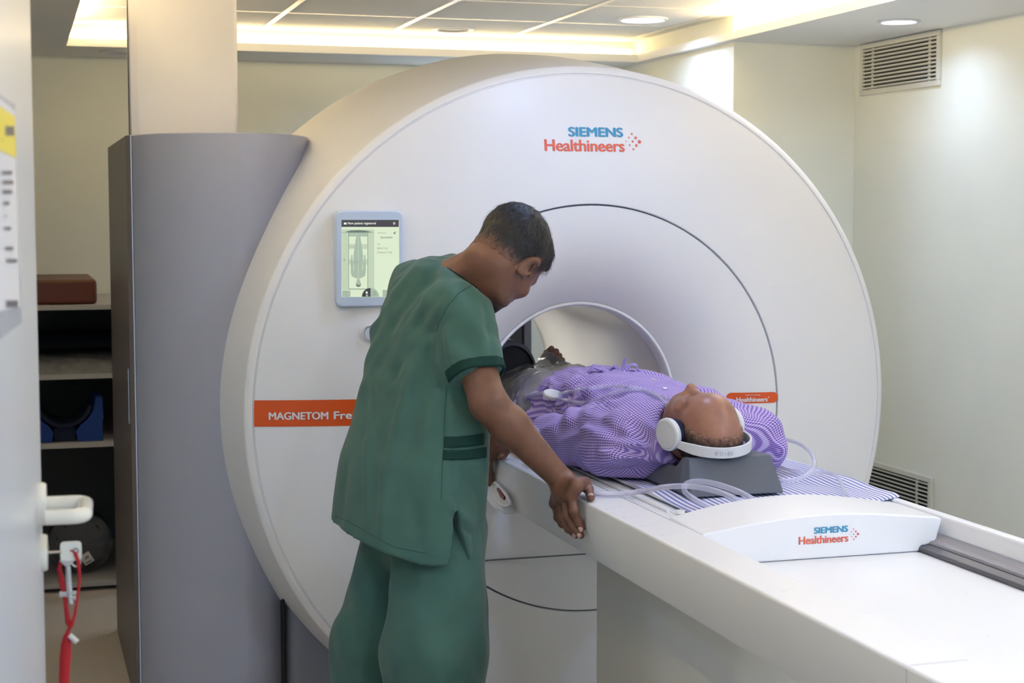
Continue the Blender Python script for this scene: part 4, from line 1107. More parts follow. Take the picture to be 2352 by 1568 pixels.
V, Fq = f.nets(); V = relax(V, Fq, 2, .5)
mesh_obj('trousers', V, Fq, M['scrub'], tech)
for a in (ran, lan):                                              # shoes
    sf = Field(*[np.arange(q0, q1, .006) for q0, q1 in ((a[0]-.14, a[0]+.26), (a[1]-.16, a[1]+.22), (-.006, .13))])
    sf.add(cone(a-FD*.045+np.array([0, 0, -.045]), a+FD*.15+np.array([0, 0, -.058]), .046, .040), .02); sf.add(cone(a+np.array([0, 0, -.03]), a+FD*.08+np.array([0, 0, -.05]), .048, .045), .03)
    sf.clip(lambda x, y, z: .003-z+0*x+0*y)
    V, Fq = sf.nets(); V = relax(V, Fq, 1); mesh_obj('shoe', V, Fq, M['black'], tech)
# tunic
rows = [  # image row, left, right, depth of the middle
    (1300, 742, 1108, 4.00), (1240, 748, 1108, 4.00), (1150, 764, 1112, 4.00), (1050, 788, 1119, 4.00), (980, 812, 1124, 4.01), (900, 832, 1130, 4.02),
    (820, 848, 1132, 4.03), (760, 862, 1124, 4.04), (710, 878, 1108, 4.05), (670, 897, 1088, 4.06), (640, 915, 1075, 4.06), (610, 942, 1066, 4.06), (590, 968, 1050, 4.06)]
sec = []
for r_, l_, q_, d_ in rows:
    c = at((l_+q_)/2, r_, d_); w = (q_-l_)/2*d_/F_PX; lr, fr_ = abs(LD@RT), abs(FD@RT)
    ratio = .72 if r_ > 700 else .72+.25*(700-r_)/100
    a_ = w/math.sqrt(lr**2+(ratio*fr_)**2); sec.append((c[2], c[0], c[1], a_, a_*ratio))
sec = np.array(sorted(sec))
def tunic(x, y, z):
    zc = np.clip(z, sec[0, 0], sec[-1, 0]); cx, cy, a_, b_ = (np.interp(zc, sec[:, 0], sec[:, i]) for i in (1, 2, 3, 4))
    u = (x-cx)*LD[0]+(y-cy)*LD[1]; v = (x-cx)*FD[0]+(y-cy)*FD[1]
    q = (np.abs(u/a_)**2.25+np.abs(v/b_)**2.25)**(1/2.25)
    d = (q-1)*np.minimum(a_, b_)
    return np.maximum(d, z-sec[-1, 0])
xs = np.arange(-1.02, -.36, .0052); ys = np.arange(-1.12, -.26, .0052); zs = np.arange(.66, 1.60, .0052)
f = Field(xs, ys, zs)
lo3, hi3 = np.array([xs[0], ys[0], zs[0]]), np.array([xs[-1], ys[-1], zs[-1]])
f.add((tunic, lo3, hi3), .01)
f.add(cone(rsh-LD*.015, c7+np.array([0, 0, -.03])-.01*FD, .070, .060), .05); f.add(cone(lsh, c7+np.array([0, 0, -.03]), .068, .058), .05)
cuff = at(1097, 866, 3.845); sd = (cuff-rsh)/np.linalg.norm(cuff-rsh)
slv, sl0, sl1 = cone(rsh, cuff+sd*.10, .0755, .0640)
f.add((lambda x, y, z: np.maximum(slv(x, y, z), (x-cuff[0])*sd[0]+(y-cuff[1])*sd[1]+(z-cuff[2])*sd[2]), sl0, sl1), .040)
lcf = lsh*.42+lelb*.58; f.add(cone(lsh, lcf, .072, .066), .045)
def folds(x, y, z):
    low = np.clip((1.30-z)/.45, 0, 1)
    n1 = vnoise(x*17, y*17, z*1.7, 21)*.010*low
    n2 = vnoise(x*9+z*3, y*9, z*2.4, 22)*.011*low
    up = np.clip((z-1.05)/.15, 0, 1)
    n3 = vnoise((x+z*.7)*20, y*16, (z-x*.6)*8, 23)*.012*up
    n4 = vnoise((x-z*.5)*30, (y+.3*z)*30, (z+x*.5)*10, 24)*.006*up
    return n1+n2+n3+n4
f.warp(folds)
V0, F0 = f.nets(); bt0 = BVHTree.FromPolygons([tuple(v) for v in V0], [tuple(int(i) for i in q) for q in F0])
def surf(px, py, bt):
    h = bt.ray_cast(Vector(CAM), Vector(ray(px, py)).normalized()); return None if h[0] is None else np.array(h[0])
def crease(f, bt, pts, w, amp):                                   # a soft fold along a line of the cloth; + is a valley, - a ridge
    P = [surf(a, b, bt) for a, b in pts]; P = [p for p in P if p is not None]
    if len(P) < 2: return
    P = bez(P, 3); n = len(P)-1
    def fn(x, y, z):
        best = None
        for i in range(n):
            A, ba = P[i], P[i+1]-P[i]; L2 = ba@ba+1e-12; p = (x-A[0], y-A[1], z-A[2])
            t = np.clip((p[0]*ba[0]+p[1]*ba[1]+p[2]*ba[2])/L2, 0, 1); d = sum((p[k]-t*ba[k])**2 for k in range(3))
            e = np.exp(-d/(w*w))*np.sin(np.pi*np.clip(((i+t)/n)*.86+.07, 0, 1)); best = e if best is None else np.maximum(best, e)
        return amp*best
    A = np.min(P, 0)-w*2.6; B = np.max(P, 0)+w*2.6; f.warp(fn, A, B)
for pts, w, amp in (
    ([(1000, 612), (972, 650), (930, 705), (893, 760)], .016, .012), ([(1018, 618), (985, 672), (945, 745), (905, 850)], .016, -.010), ([(962, 612), (925, 650), (900, 690)], .014, -.006),
    ([(1062, 655), (1015, 705), (985, 750), (970, 800)], .015, -.010), ([(1045, 690), (1005, 735), (990, 770)], .010, .009),
    ([(1003, 752), (1012, 790), (1030, 850)], .009, .016), ([(1040, 722), (1015, 745), (1004, 765)], .008, .012), ([(1060, 745), (1030, 775), (1022, 815)], .012, -.006),
    ([(1000, 800), (972, 880), (948, 985), (938, 1080)], .020, .010), ([(975, 790), (935, 890), (905, 1010), (882, 1160), (876, 1240)], .018, -.009), ([(1010, 880), (985, 960), (970, 1050)], .016, -.006),
    ([(852, 880), (846, 1000), (842, 1100), (842, 1200)], .011, -.008), ([(870, 1000), (862, 1120), (860, 1215)], .012, .007), ([(800, 1050), (790, 1120), (786, 1190)], .014, .006),
    ([(930, 1090), (950, 1180), (955, 1260)], .016, .006), ([(1000, 1080), (985, 1160), (980, 1260)], .014, -.005),
    ([(1030, 1150), (1060, 1185), (1098, 1216)], .009, -.008), ([(1028, 1170), (1055, 1205), (1090, 1235)], .009, .006), ([(1060, 1065), (1085, 1110), (1100, 1160)], .012, .005),
    ([(1105, 690), (1118, 730), (1128, 790), (1134, 835)], .009, .006), ([(1092, 690), (1104, 740), (1112, 800), (1116, 840)], .010, -.005), ([(1030, 880), (1060, 930), (1080, 960)], .012, .006)):
    crease(f, bt0, pts, w, amp)
# side seam, side slit, hem and neck
pS = at(1018, 1010, 3.85)
sv = lambda x, y, z: (x-pS[0])*FD[0]+(y-pS[1])*FD[1]+(z-pS[2])*(-.02)
near_side = lambda x, y, z: ((x-pS[0])*LD[0]+(y-pS[1])*LD[1]) > -.09
f.warp(lambda x, y, z: .0045*np.exp(-(sv(x, y, z)/.0042)**2)*near_side(x, y, z)*(z < 1.16))
apex = at(1013, 1157, 3.85)
def slit(x, y, z):
    h = apex[2]-z; d = np.abs(sv(x, y, z)-.002)-np.clip(h, 0, 1)*.25
    d = np.maximum(d, -((x-pS[0])*LD[0]+(y-pS[1])*LD[1])-.050)
    return np.maximum(d, -h)
f.f = np.maximum(f.f, -slit(xs[:, None, None], ys[None, :, None], zs[None, None, :])).astype(np.float32)
hB, hF = at(762, 1188, 4.12), at(1000, 1286, 3.86)
f.clip(lambda x, y, z: hF[2]+.26*np.maximum(0, -((x-hF[0])*RT[0]+(y-hF[1])*RT[1])-.02)-z)
pre = f.f.copy()
f.sub(cone(c7+.004*FD, nk+(nk-c7), .0545, .085), .006)
f.sub(cone(c7+.035*FD-np.array([0, 0, .01]), HT.p((0, .02, -.08)), .051, .055), .008)
V, Fq = f.nets(); V = relax(V, Fq, 2, .5)
ce = V[Fq].mean(1)
ts = (ce-rsh)@sd; rad = np.linalg.norm((ce-rsh)-ts[:, None]*sd, axis=1); Ls = np.linalg.norm(cuff-rsh)
mk = (ts > Ls-.0235) & (ts < Ls+.01) & (rad < .085) & (tunic(ce[:, 0], ce[:, 1], ce[:, 2]) > .010) & (np.abs(slv(ce[:, 0], ce[:, 1], ce[:, 2])) < .016) | ((ts > Ls-.006) & (ts < Ls+.01) & (rad < .062) & (tunic(ce[:, 0], ce[:, 1], ce[:, 2]) > .0))
nf, _, _ = cone(c7+.004*FD, nk+(nk-c7), .0545, .085)
mkn = (nf(ce[:, 0], ce[:, 1], ce[:, 2]) < .009) & ((ce-c7)@LD > .020) & (ce[:, 2] > c7[2]-.08)
tun = mesh_obj('tunic', V, Fq, M['scrub'], tech)
def sample(F, C, x, y, z):                                        # trilinear look-up in a field
    q = []
    for c, v in zip(C, (x, y, z)):
        t = np.clip((v-c[0])/(c[1]-c[0]), 0, len(c)-1.001); q.append((t.astype(int), t-t.astype(int)))
    r = 0
    for a in (0, 1):
        for b in (0, 1):
            for e in (0, 1):
                w = (q[0][1] if a else 1-q[0][1])*(q[1][1] if b else 1-q[1][1])*(q[2][1] if e else 1-q[2][1])
                r = r+w*F[q[0][0]+a, q[1][0]+b, q[2][0]+e]
    return r
fk = Field(*[np.arange(c7[i]-.11, c7[i]+.12, .0030) for i in range(3)])
def collar(x, y, z):
    X, Y, Z = np.broadcast_arrays(x, y, z)
    d = np.maximum(np.abs(nf(x, y, z)-.0025)-.0062, np.abs(sample(pre, f.c, X, Y, Z)-.0005)-.0022)
    return np.maximum(d, .012-((x-c7[0])*LD[0]+(y-c7[1])*LD[1]))
fk.add((collar, c7-.11, c7+.12), .001)
Vc, Fc = fk.nets()
if len(Vc): Vc = relax(Vc, Fc, 1, .4); mesh_obj('collar', Vc, Fc, M['scrub_dark'], tun)
fc = Field(*[np.arange(cuff[i]-.10, cuff[i]+.10, .0034) for i in range(3)])
def cuffband(x, y, z):
    t = (x-rsh[0])*sd[0]+(y-rsh[1])*sd[1]+(z-rsh[2])*sd[2]; q = slv(x, y, z)+folds(x, y, z)
    return np.maximum(np.maximum(q-.0032, -(q+.006)), np.maximum(Ls-.0245-t, t-Ls-.0012))
fc.add((cuffband, cuff-.1, cuff+.1), .001)
Vc, Fc = fc.nets(); Vc = relax(Vc, Fc, 2, .5); mesh_obj('sleeve_cuff', Vc, Fc, M['scrub_dark'], tun)
# pocket bands, laid on the cloth
bt = BVHTree.FromPolygons([tuple(v) for v in V], [tuple(int(i) for i in q) for q in Fq])
def patch(pix, name, mt, parent, off=.003, n=14, m=5, th=.0022):  # four corners seen in the photo, laid on the surface
    (a, b, c, d) = [np.array(q, float) for q in pix]; P = []
    for i in range(m+1):
        row = []
        for j in range(n+1):
            u, w = j/n, i/m; q = (a*(1-u)+b*u)*(1-w)+(d*(1-u)+c*u)*w
            q[1] += 4*u*(1-u)*3
            r_ = ray(*q); h = bt.ray_cast(Vector(CAM), Vector(r_).normalized())
            row.append(np.array(h[0])-off*r_/np.linalg.norm(r_) if h[0] is not None else None)
        P.append(row)
    good = [q for row in P for q in row if q is not None]
    for row in P:
        last = next((q for q in row if q is not None), good[0])
        for j in range(len(row)):
            if row[j] is None: row[j] = last
            else:
                if np.linalg.norm(row[j]-last) > .03: row[j] = last
                last = row[j]
    mb = MB(); mb.grid(P); return mb.build(name, mt, parent, solid=th)
patch([(1022, 1002), (1112, 994), (1112, 1020), (1021, 1027)], 'pocket_band', M['scrub_dark'], tun)
patch([(1019, 1033), (1117, 1026), (1117, 1050), (1018, 1055)], 'pocket_band', M['scrub_dark'], tun)

def seam(pts, name='seam_line', r=.0011):
    P = [surf(a, b, bt) for a, b in pts]; P = [p for p in P if p is not None]
    Q = []
    for i in range(len(pts)-1):
        for t in np.linspace(0, 1, 8, endpoint=(i == len(pts)-2)):
            a, b = np.array(pts[i]), np.array(pts[i+1]); p = surf(*(a*(1-t)+b*t), bt)
            if p is not None and (not Q or np.linalg.norm(p-Q[-1]) < .05): Q.append(p)
    if len(Q) > 2: MB().tube(Q, r, 6).build(name, M['seam_green'], tun)
seam([(1084, 655), (1055, 672), (1030, 700), (1008, 742), (1001, 762)])
seam([(1026, 885), (1022, 950), (1017, 1050), (1013, 1150)])
seam([(768, 1184), (800, 1197), (850, 1226), (905, 1256), (980, 1271)], 'hem_stitch', .0008)
# ------------------------------------------------------------------ the patient
pat = empty('person', (0, -.2, .9), 'person in purple checked gown lying face up on the table with white headphones', 'person')
HP = Loc((-.034, -.905, 1.036), frame((-.10, .10, 1.0), (.20, -1, .08)), .93)
PX = -.01
def psec(tab):
    tab = np.array(tab)
    def fn(x, y, z, grow=0):
        yc_ = np.clip(y, tab[0, 0], tab[-1, 0]); cx, cz, ax, az = (np.interp(yc_, tab[:, 0], tab[:, i]) for i in (1, 2, 3, 4))
        q = (np.abs((x-cx)/ax)**2.3+np.abs((z-cz)/az)**2.3)**(1/2.3)
        d = (q-1)*np.minimum(ax, az)
        return np.maximum(np.maximum(d, tab[0, 0]-y), y-tab[-1, 0])
    return fn
# columns: y, centre x, centre z, half width, half height
TS = [(-.86, PX-.02, 1.000, .10, .055), (-.80, PX, .998, .165, .075), (-.72, PX, 1.000, .195, .095), (-.55, PX+.01, 1.004, .195, .104), (-.35, PX+.01, 1.006, .19, .106), (-.12, PX+.01, 1.004, .185, .104), (.05, PX+.01, .996, .178, .096), (.20, PX+.01, .984, .172, .084), (.32, PX, .97, .17, .070)]
elL, wrL = np.array([-.262, -.375, .946]), np.array([-.292, -.12, .932])
shL, shR = np.array([-.165, -.735, .985]), np.array([.165, -.735, .985])
elR, wrR = np.array([.25, -.40, .948]), np.array([.255, -.14, .935])
ftL, ftR = np.array([.062, .475, .945]), np.array([-.110, .50, .940])
xs = axis_coords(-.36, .34, .0034, .010, [(-.16, .17)]); ys = axis_coords(-1.06, .66, .0034, .011, [(-1.06, -.74), (.44, .66)]); zs = axis_coords(.89, 1.20, .0034, .010, [(.92, 1.19)])
f = Field(xs, ys, zs)
skull(f, HP, nose=1.25)
f.add(HP.cone((-.02, .060, -.060), (.02, .060, -.060), .030, .030), .03)
f.add(cone(HP.p((0, -.01, -.06)), (PX-.01, -.74, 1.0), .060, .066), .03)
t_ = psec([(a, b, c, d-.030, e-.026) for a, b, c, d, e in TS])
f.add((t_, np.array([-.3, -.88, .88]), np.array([.3, .34, 1.15])), .02)
for sh_, el_, wr_ in ((shL, elL, wrL), (shR, elR, wrR)):
    f.add(cone(sh_, el_, .052, .044), .03); m_ = el_*.7+wr_*.3; f.add(cone(el_, m_, .043, .044), .02); f.add(cone(m_, wr_, .044, .028), .02)
    d_ = np.array([0, .09, -.005]); f.add(cone(wr_, wr_+d_, .024, .018), .02)
    for k in range(4):
        b_ = wr_+d_+np.array([(k-1.5)*.019, 0, 0]); f.add(cone(b_, b_+np.array([0, .045, -.006]), .0095, .0085), .006); f.add(cone(b_+np.array([0, .045, -.006]), b_+np.array([0, .078, -.018]), .0085, .007), .004)
    f.add(cone(wr_+np.array([0, .02, 0]), wr_+np.array([(.03 if sh_[0] < 0 else -.03), .075, .004]), .012, .009), .008)
for ft, s in ((ftL, 1), (ftR, -1)):
    hip = np.array([s*.085, .12, .965]); kn = np.array([s*.085, .32, .975])
    f.add(cone(hip, kn, .070, .052), .03); f.add(cone(kn, ft+np.array([0, -.05, .005]), .050, .036), .03)
    f.add(cone(ft, ft+np.array([0, .03, .09]), .036, .036), .02); ball = ft+np.array([s*.012, .055, .135])
    f.add(cone(ft+np.array([0, .03, .09]), ball-np.array([0, 0, .03*(s > 0)]), .036, .032), .02)
    if s > 0:
        for k, (px, py) in enumerate(((1266, 800), (1278, 806), (1286, 816), (1293, 826), (1298, 836))):
            q0 = on(px, py, 1, .515); f.add(cone(q0+np.array([-.02, .012, -.022]), q0, .011, .0105-.0008*k), .006)
    else:
      for k in range(5):
        a_ = ball+np.array([s*(.028-.015*k)*-1, .002, .012-.004*k]); f.add(cone(a_, a_+np.array([s*.004, .004, .036-.004*k]), .0115-.0012*k*(k > 0), .0100-.0010*k), .005)
V, Fq = f.nets(); V = relax(V, Fq, 1, .4)
pb = mesh_obj('body', V, Fq, M['skin_patient'], pat)
def stub(c):
    x, y, z = HP.inv(c[:, 0], c[:, 1], c[:, 2]); near = (np.abs(z) < .13) & (np.abs(x) < .09) & (y > -.02)
    br = np.clip(1-np.abs(z-.020-.1*(.03-np.abs(x))*(np.abs(x) > .03))/.006, 0, 1)*(np.abs(x) > .012)*(np.abs(x) < .050)*(y > .06)
    return np.where(near, .30*np.clip((-.048-z)/.02, 0, 1)*np.clip(y/.03, 0, 1)+.75*br*(.6+.4*vnoise(x*400, y*90, z*400, 3)), 0)
vcol(pb, stub)
# fringe of hair round the back and sides
f2 = Field(*[np.arange(HP.c[i]-.16, HP.c[i]+.16, .0032) for i in range(3)])
skull(f2, HP, ears=False, only=True); f2.f -= .004
def hc_(x, y, z):
    lx, ly, lz = HP.inv(x, y, z)
    return np.maximum((ly-np.interp(lz, [-.08, -.03, .0, .04, .09, .13], [-.04, -.02, .016, .020, -.008, -.020])+.004*vnoise(lx*160, ly*0, lz*160, 2))*.8, -.062-lz)
f2.clip(hc_); f2.warp(lambda x, y, z: .0022*vnoise(x*160, y*160, z*160, 7)+.0012*vnoise(x*330, y*330, z*330, 9))
V, Fq = f2.nets(); hb_ = mesh_obj('hair', V, Fq, M['hair_thin'], pat)
def thin(c):
    x, y, z = HP.inv(c[:, 0], c[:, 1], c[:, 2]); h = np.interp(z, [-.08, -.03, .0, .04, .09, .13], [-.04, -.02, .016, .020, -.008, -.020])
    return -.1+(h-y)/.030+.6*vnoise(x*300, y*90, z*300, 4)
vcol(hb_, thin)
rs = np.random.RandomState(9); mb = MB(); lx, ly, lz = HP.inv(V[:, 0], V[:, 1], V[:, 2])
for i in rs.choice(np.nonzero((ly > -.055) & (lz > -.04))[0], 700):
    p = V[i]; q = np.array([lx[i], ly[i], lz[i]-.02]); nn = HP.R@(q/np.linalg.norm(q)); t = HP.R@np.array([0, -.6, -.6])+.9*rs.randn(3); t -= nn*(t@nn); t /= np.linalg.norm(t)
    w = np.cross(t, nn)*.0004; ln = .012+.014*rs.rand(); a = p-nn*.001; b = p+t*ln*.5+nn*.003; c_ = p+t*ln+nn*.003
    mb.add([a-w, a+w, b+w*.8, b-w*.8, c_], [(0,1,2,3), (3,2,4)])
mb.build('hair_strands', M['hair_grey'], hb_, fix=False, smooth=False)
# gown
xs = np.arange(-.36, .34, .0052); ys = np.arange(-.93, .42, .0052); zs = np.arange(.893, 1.18, .0052)
f = Field(xs, ys, zs)
gt = psec([(a, b, c, d+.004, e+.004) for a, b, c, d, e in TS])
f.add((gt, np.array([-.34, -.93, .89]), np.array([.33, .36, 1.17])), .02)
cf = elL*.93+shL*.07; sdl = (cf-shL)/np.linalg.norm(cf-shL)
s1, a1, b1 = cone(shL, cf+sdl*.1, .078, .066); f.add((lambda x, y, z: np.maximum(s1(x, y, z), (x-cf[0])*sdl[0]+(y-cf[1])*sdl[1]+(z-cf[2])*sdl[2]), a1, b1), .045)
f.add(cone(shL+np.array([-.02, -.02, -.02]), shL+np.array([-.03, .10, -.03]), .062, .055), .04)
cfr = elR*.85+shR*.15; f.add(cone(shR, cfr, .076, .070), .045)
f.add(cone(shR+np.array([.03, -.02, -.02]), shR+np.array([.02, .10, -.03]), .060, .055), .04)
def gfold(x, y, z):
    a = vnoise(x*9, y*16+x*6, z*9, 31)*.012
    b = vnoise(x*20+y*8, y*22-x*10, z*20, 32)*.008
    c = vnoise((x+y)*34, (y-x*.5)*16, z*30, 33)*.0028
    near = np.clip((-.10-x)/.08, 0, 1)
    d = np.abs(vnoise(x*10, y*9+z*16, z*16, 34))*.022*near
    return a+b+c+d-.006
gfold0 = gfold
f.warp(gfold)
# gathers at the waist and a deep crease in front of the arm
for k in range(9):
    x0 = -.17+.030*k
    A, B = np.array([x0, -.18-.012*k, 1.05]), np.array([x0-.02, .02, 1.05]); ba = B-A; L2 = ba@ba
    f.warp(lambda x, y, z: .0055*np.exp(-(((x-A[0]+.1*(y-A[1]))/.0075)**2))*np.exp(-((y+.20+.3*x)/.085)**2), A-.12, B+.12)
f.warp(lambda x, y, z: .016*np.exp(-((y+.27+.35*(x+.14))/.016)**2)*np.exp(-((x+.15)/.06)**2))
V0, F0 = f.nets(); bg0 = BVHTree.FromPolygons([tuple(v) for v in V0], [tuple(int(i) for i in q) for q in F0])
for pts, w, amp in (
    ([(1332, 958), (1362, 968), (1400, 980)], .011, .020), ([(1335, 985), (1365, 992), (1400, 1000)], .010, -.008), ([(1395, 965), (1430, 985), (1470, 1005)], .012, -.007),
    ([(1340, 1004), (1400, 1012), (1460, 1022), (1496, 1032)], .009, -.010), ([(1350, 1018), (1410, 1026), (1470, 1040), (1500, 1050)], .010, .011),
    ([(1318, 1078), (1370, 1076), (1430, 1080), (1478, 1076)], .009, .011), ([(1325, 1062), (1380, 1060), (1440, 1062)], .010, -.006), ([(1290, 1030), (1320, 1010), (1345, 1003)], .010, .008),
    ([(1282, 992), (1286, 955), (1300, 925), (1322, 900)], .009, .013), ([(1262, 985), (1272, 945), (1290, 915)], .009, -.008), ([(1300, 985), (1305, 950), (1320, 920)], .009, -.009),
    ([(1318, 990), (1325, 950), (1345, 915)], .009, .009), ([(1240, 960), (1262, 930), (1300, 900)], .009, .008), ([(1300, 893), (1330, 878), (1356, 868)], .008, .008), ([(1330, 893), (1350, 880), (1372, 872)], .008, -.006),
    ([(1400, 905), (1385, 930), (1375, 955)], .012, .006), ([(1440, 945), (1425, 975), (1420, 1000)], .012, .006), ([(1360, 930), (1345, 950), (1338, 965)], .010, -.006)):
    crease(f, bg0, pts, w, amp)
f.sub(cone(HP.p((0, -.01, -.05)), (PX-.012, -.77, 1.03), .066, .072), .012)
f.sub(ell(HP.p((0, .01, -.05)), (.076, .085, .092), HP.R), .012)
f.clip(lambda x, y, z: .9030-z+0*x+0*y)
V, Fq = f.nets(); V = relax(V, Fq, 2, .5)
# cloth coordinates: round the trunk and along it, along and round the sleeve
arm_t = (V-shL)@sdl; arm_r = np.linalg.norm((V-shL)-arm_t[:, None]*sdl, axis=1)
onarm = (V[:, 0] < -.150) & (arm_t > -.05) & (V[:, 2] < 1.06+.25*(-.15-V[:, 0]))
ang = np.arctan2(V[:, 0]-PX, (V[:, 2]-.93)*1.25); rr = np.hypot(V[:, 0]-PX, (V[:, 2]-.93)*.9)
uv = np.stack([ang*.185+.03*np.sin(V[:, 1]*3), V[:, 1]+.05*V[:, 0]], 1)
e1 = np.cross(sdl, [0, 0, 1.]); e1 /= np.linalg.norm(e1); e2 = np.cross(e1, sdl)
aa = np.arctan2((V-shL)@e2, -((V-shL)@e1))
uv2 = np.stack([aa*.072, arm_t*1.02], 1)
ce = V[Fq].mean(1); fa = onarm[Fq].sum(1) >= 2
me_uv = np.where(fa[:, None, None], uv2[Fq], uv[Fq])
go = mesh_obj('gown', V, Fq, M['gown'], pat)
ul = go.data.uv_layers.new(name='uv')
if len(ul.data) == Fq.size: ul.data.foreach_set('uv', me_uv.astype(np.float32).ravel())
# tied bow and gathered ribbon on the chest
def ribbon3(P, wv, name, w=.011):
    P = bez(P, 6); mb = MB(); W_ = [arr(wv) if not isinstance(wv, list) else None for _ in P]
    R_ = []; n_ = len(P)
    for i, p in enumerate(P):
        wd_ = arr(wv)+.25*np.array([math.sin(i*.9), math.cos(i*.7), math.sin(i*.5)]); wd_ /= np.linalg.norm(wd_)
        R_.append([p-wd_*w, p-wd_*w*.3+np.array([0, 0, .001]), p+wd_*w*.3, p+wd_*w])
    mb.grid(R_); o = mb.build(name, M['gown'], go, solid=.0016)
    me = o.data; ul = me.uv_layers.new(name='uv'); co = np.array([v.co for v in me.vertices]); vi = np.empty(len(me.loops), int); me.loops.foreach_get('vertex_index', vi)
    s_ = np.repeat(np.arange(n_)*.005, 4); t_2 = np.tile(np.linspace(0, .022, 4), n_); ul.data.foreach_set('uv', np.stack([s_, t_2], 1)[vi].astype(np.float32).ravel())
K = on(1415, 868, 1, -.235)
q = lambda px, py, y: on(px, py, 1, y)
ribbon3([q(1360, 872, -.21), q(1352, 858, -.20), q(1362, 842, -.20), q(1376, 846, -.21), q(1392, 858, -.22), K], (.2, 1, .3), 'gown_tie')
ribbon3([K, q(1402, 846, -.22), q(1410, 840, -.21), q(1420, 850, -.215), q(1424, 866, -.23)], (.3, 1, .2), 'gown_tie', .010)
ribbon3([q(1425, 866, -.24), q(1432, 848, -.23), q(1433, 834, -.23), q(1437, 823, -.23)], (1, .3, 0), 'gown_tie', .006)
ribbon3([K, q(1440, 842, -.23), q(1456, 838, -.22), q(1467, 848, -.22), q(1466, 862, -.24), q(1450, 868, -.25)], (.1, 1, .35), 'gown_tie', .013)
ribbon3([q(1352, 868, -.19), q(1385, 870, -.20), q(1420, 872, -.22), q(1460, 869, -.25)], (0, .35, 1), 'gown_tie', .007)
mb = MB()
for px, py in ((1500, 872), (1527, 893)):
    h = BVHTree.FromPolygons([tuple(v) for v in V], [tuple(int(i) for i in k) for k in Fq]).ray_cast(Vector(CAM), Vector(ray(px, py)).normalized())
    c_ = h[0]; nn = h[1]; u = nn.orthogonal().normalized(); w = nn.cross(u)
    b_ = [c_+u*.0058*math.cos(t)+w*.0058*math.sin(t) for t in np.linspace(0, 6.283, 16, endpoint=False)]
    mb = MB(); mb.add([p+nn*.0005 for p in b_]+[p+nn*.0030 for p in b_], [tuple(range(16))[::-1], tuple(range(16, 32))]+[(i, (i+1) % 16, (i+1) % 16+16, i+16) for i in range(16)])
    mb.build('button', M['valve'], go)
# plastic film over legs and feet
xs = np.arange(-.24, .20, .0062); ys = np.arange(.03, .66, .0062); zs = np.arange(.893, 1.19, .0062)
f = Field(xs, ys, zs)
f.add(cone((-.02, .06, .985), (-.02, .40, .99), .098, .090), .05); f.add(cone((.05, .10, .985), (.06, .45, .985), .105, .085), .05); f.add(cone((-.10, .10, .985), (-.10, .45, .98), .105, .08), .05)
f.add(cone((.075, .46, 1.0), (.070, .515, 1.085), .060, .052), .05); f.add(cone((.070, .515, 1.085), (.050, .525, 1.128), .050, .020), .03)
f.add(cone((.05, .52, 1.05), (-.06, .46, 1.02), .045, .04), .05)
def crump(x, y, z):
    a = vnoise(x*16, y*12, z*14, 41); b = vnoise(x*34+y*10, y*30, z*30, 42)
    return .012*a+.009*np.abs(b)-.004
f.warp(crump); f.clip(lambda x, y, z: .9032-z+0*x+0*y); f.clip(lambda x, y, z: (y-.545-.25*(1.13-z)*(z < 1.2))*.9+0*x)
fa_, fb_ = on(1247, 789, 1, .5), on(1307, 853, 1, .5); fd_ = np.array([fb_[0]-fa_[0], fb_[2]-fa_[2]]); fd_ /= np.linalg.norm(fd_)
f.clip(lambda x, y, z: np.where(z > 1.02, ((x-fa_[0])*(-fd_[1])+(z-fa_[2])*fd_[0])+0*y, -1))
V, Fq = f.nets(); ps = mesh_obj('plastic_sheet', V, Fq, M['plastic'])
tag(ps, 'crumpled grey plastic film draped over the patient’s legs and feet', 'plastic sheet')
# black padded support with grey strap by the near foot
lc = empty('leg_support', (-.13, .6, .9), 'black padded support with grey strap beside the feet inside the bore', 'leg support')
mb = MB(); prof2 = [(.0001, .452), (.055, .448), (.075, .462), (.080, .51), (.080, .72), (.072, .77), (.0001, .78)]
Lc = MB(); n = 40; v = []
for r, y in prof2:
    for k in range(n):
        a = 2*math.pi*k/n; v.append((-.112+r*1.06*math.cos(a), y, max(.904, 1.045+r*1.35*math.sin(a))))
Lc.add(v, [(i*n+k, i*n+(k+1) % n, (i+1)*n+(k+1) % n, (i+1)*n+k) for i in range(len(prof2)-1) for k in range(n)]); Lc.build('pad', M['black'], lc)
mb = MB(); P = []
for i in range(30):
    a = math.radians(-10+200*i/29); P.append([(-.135+.0865*math.cos(a), y, 1.055+.109*math.sin(a)-.022) for y in (.592, .64, .70)])
P = [[(x, y, z) for x, y, z in row] for row in P]
mb.grid([[( -.112+(.078 if j == 0 else .0875)*math.cos(math.radians(-10+200*i/29)), [.446, .468, .54][j], 1.045+(.096 if j == 0 else .1115)*math.sin(math.radians(-10+200*i/29))) for j in range(3)] for i in range(30)])
mb.build('strap', M['grey_fabric'], lc, solid=.002)

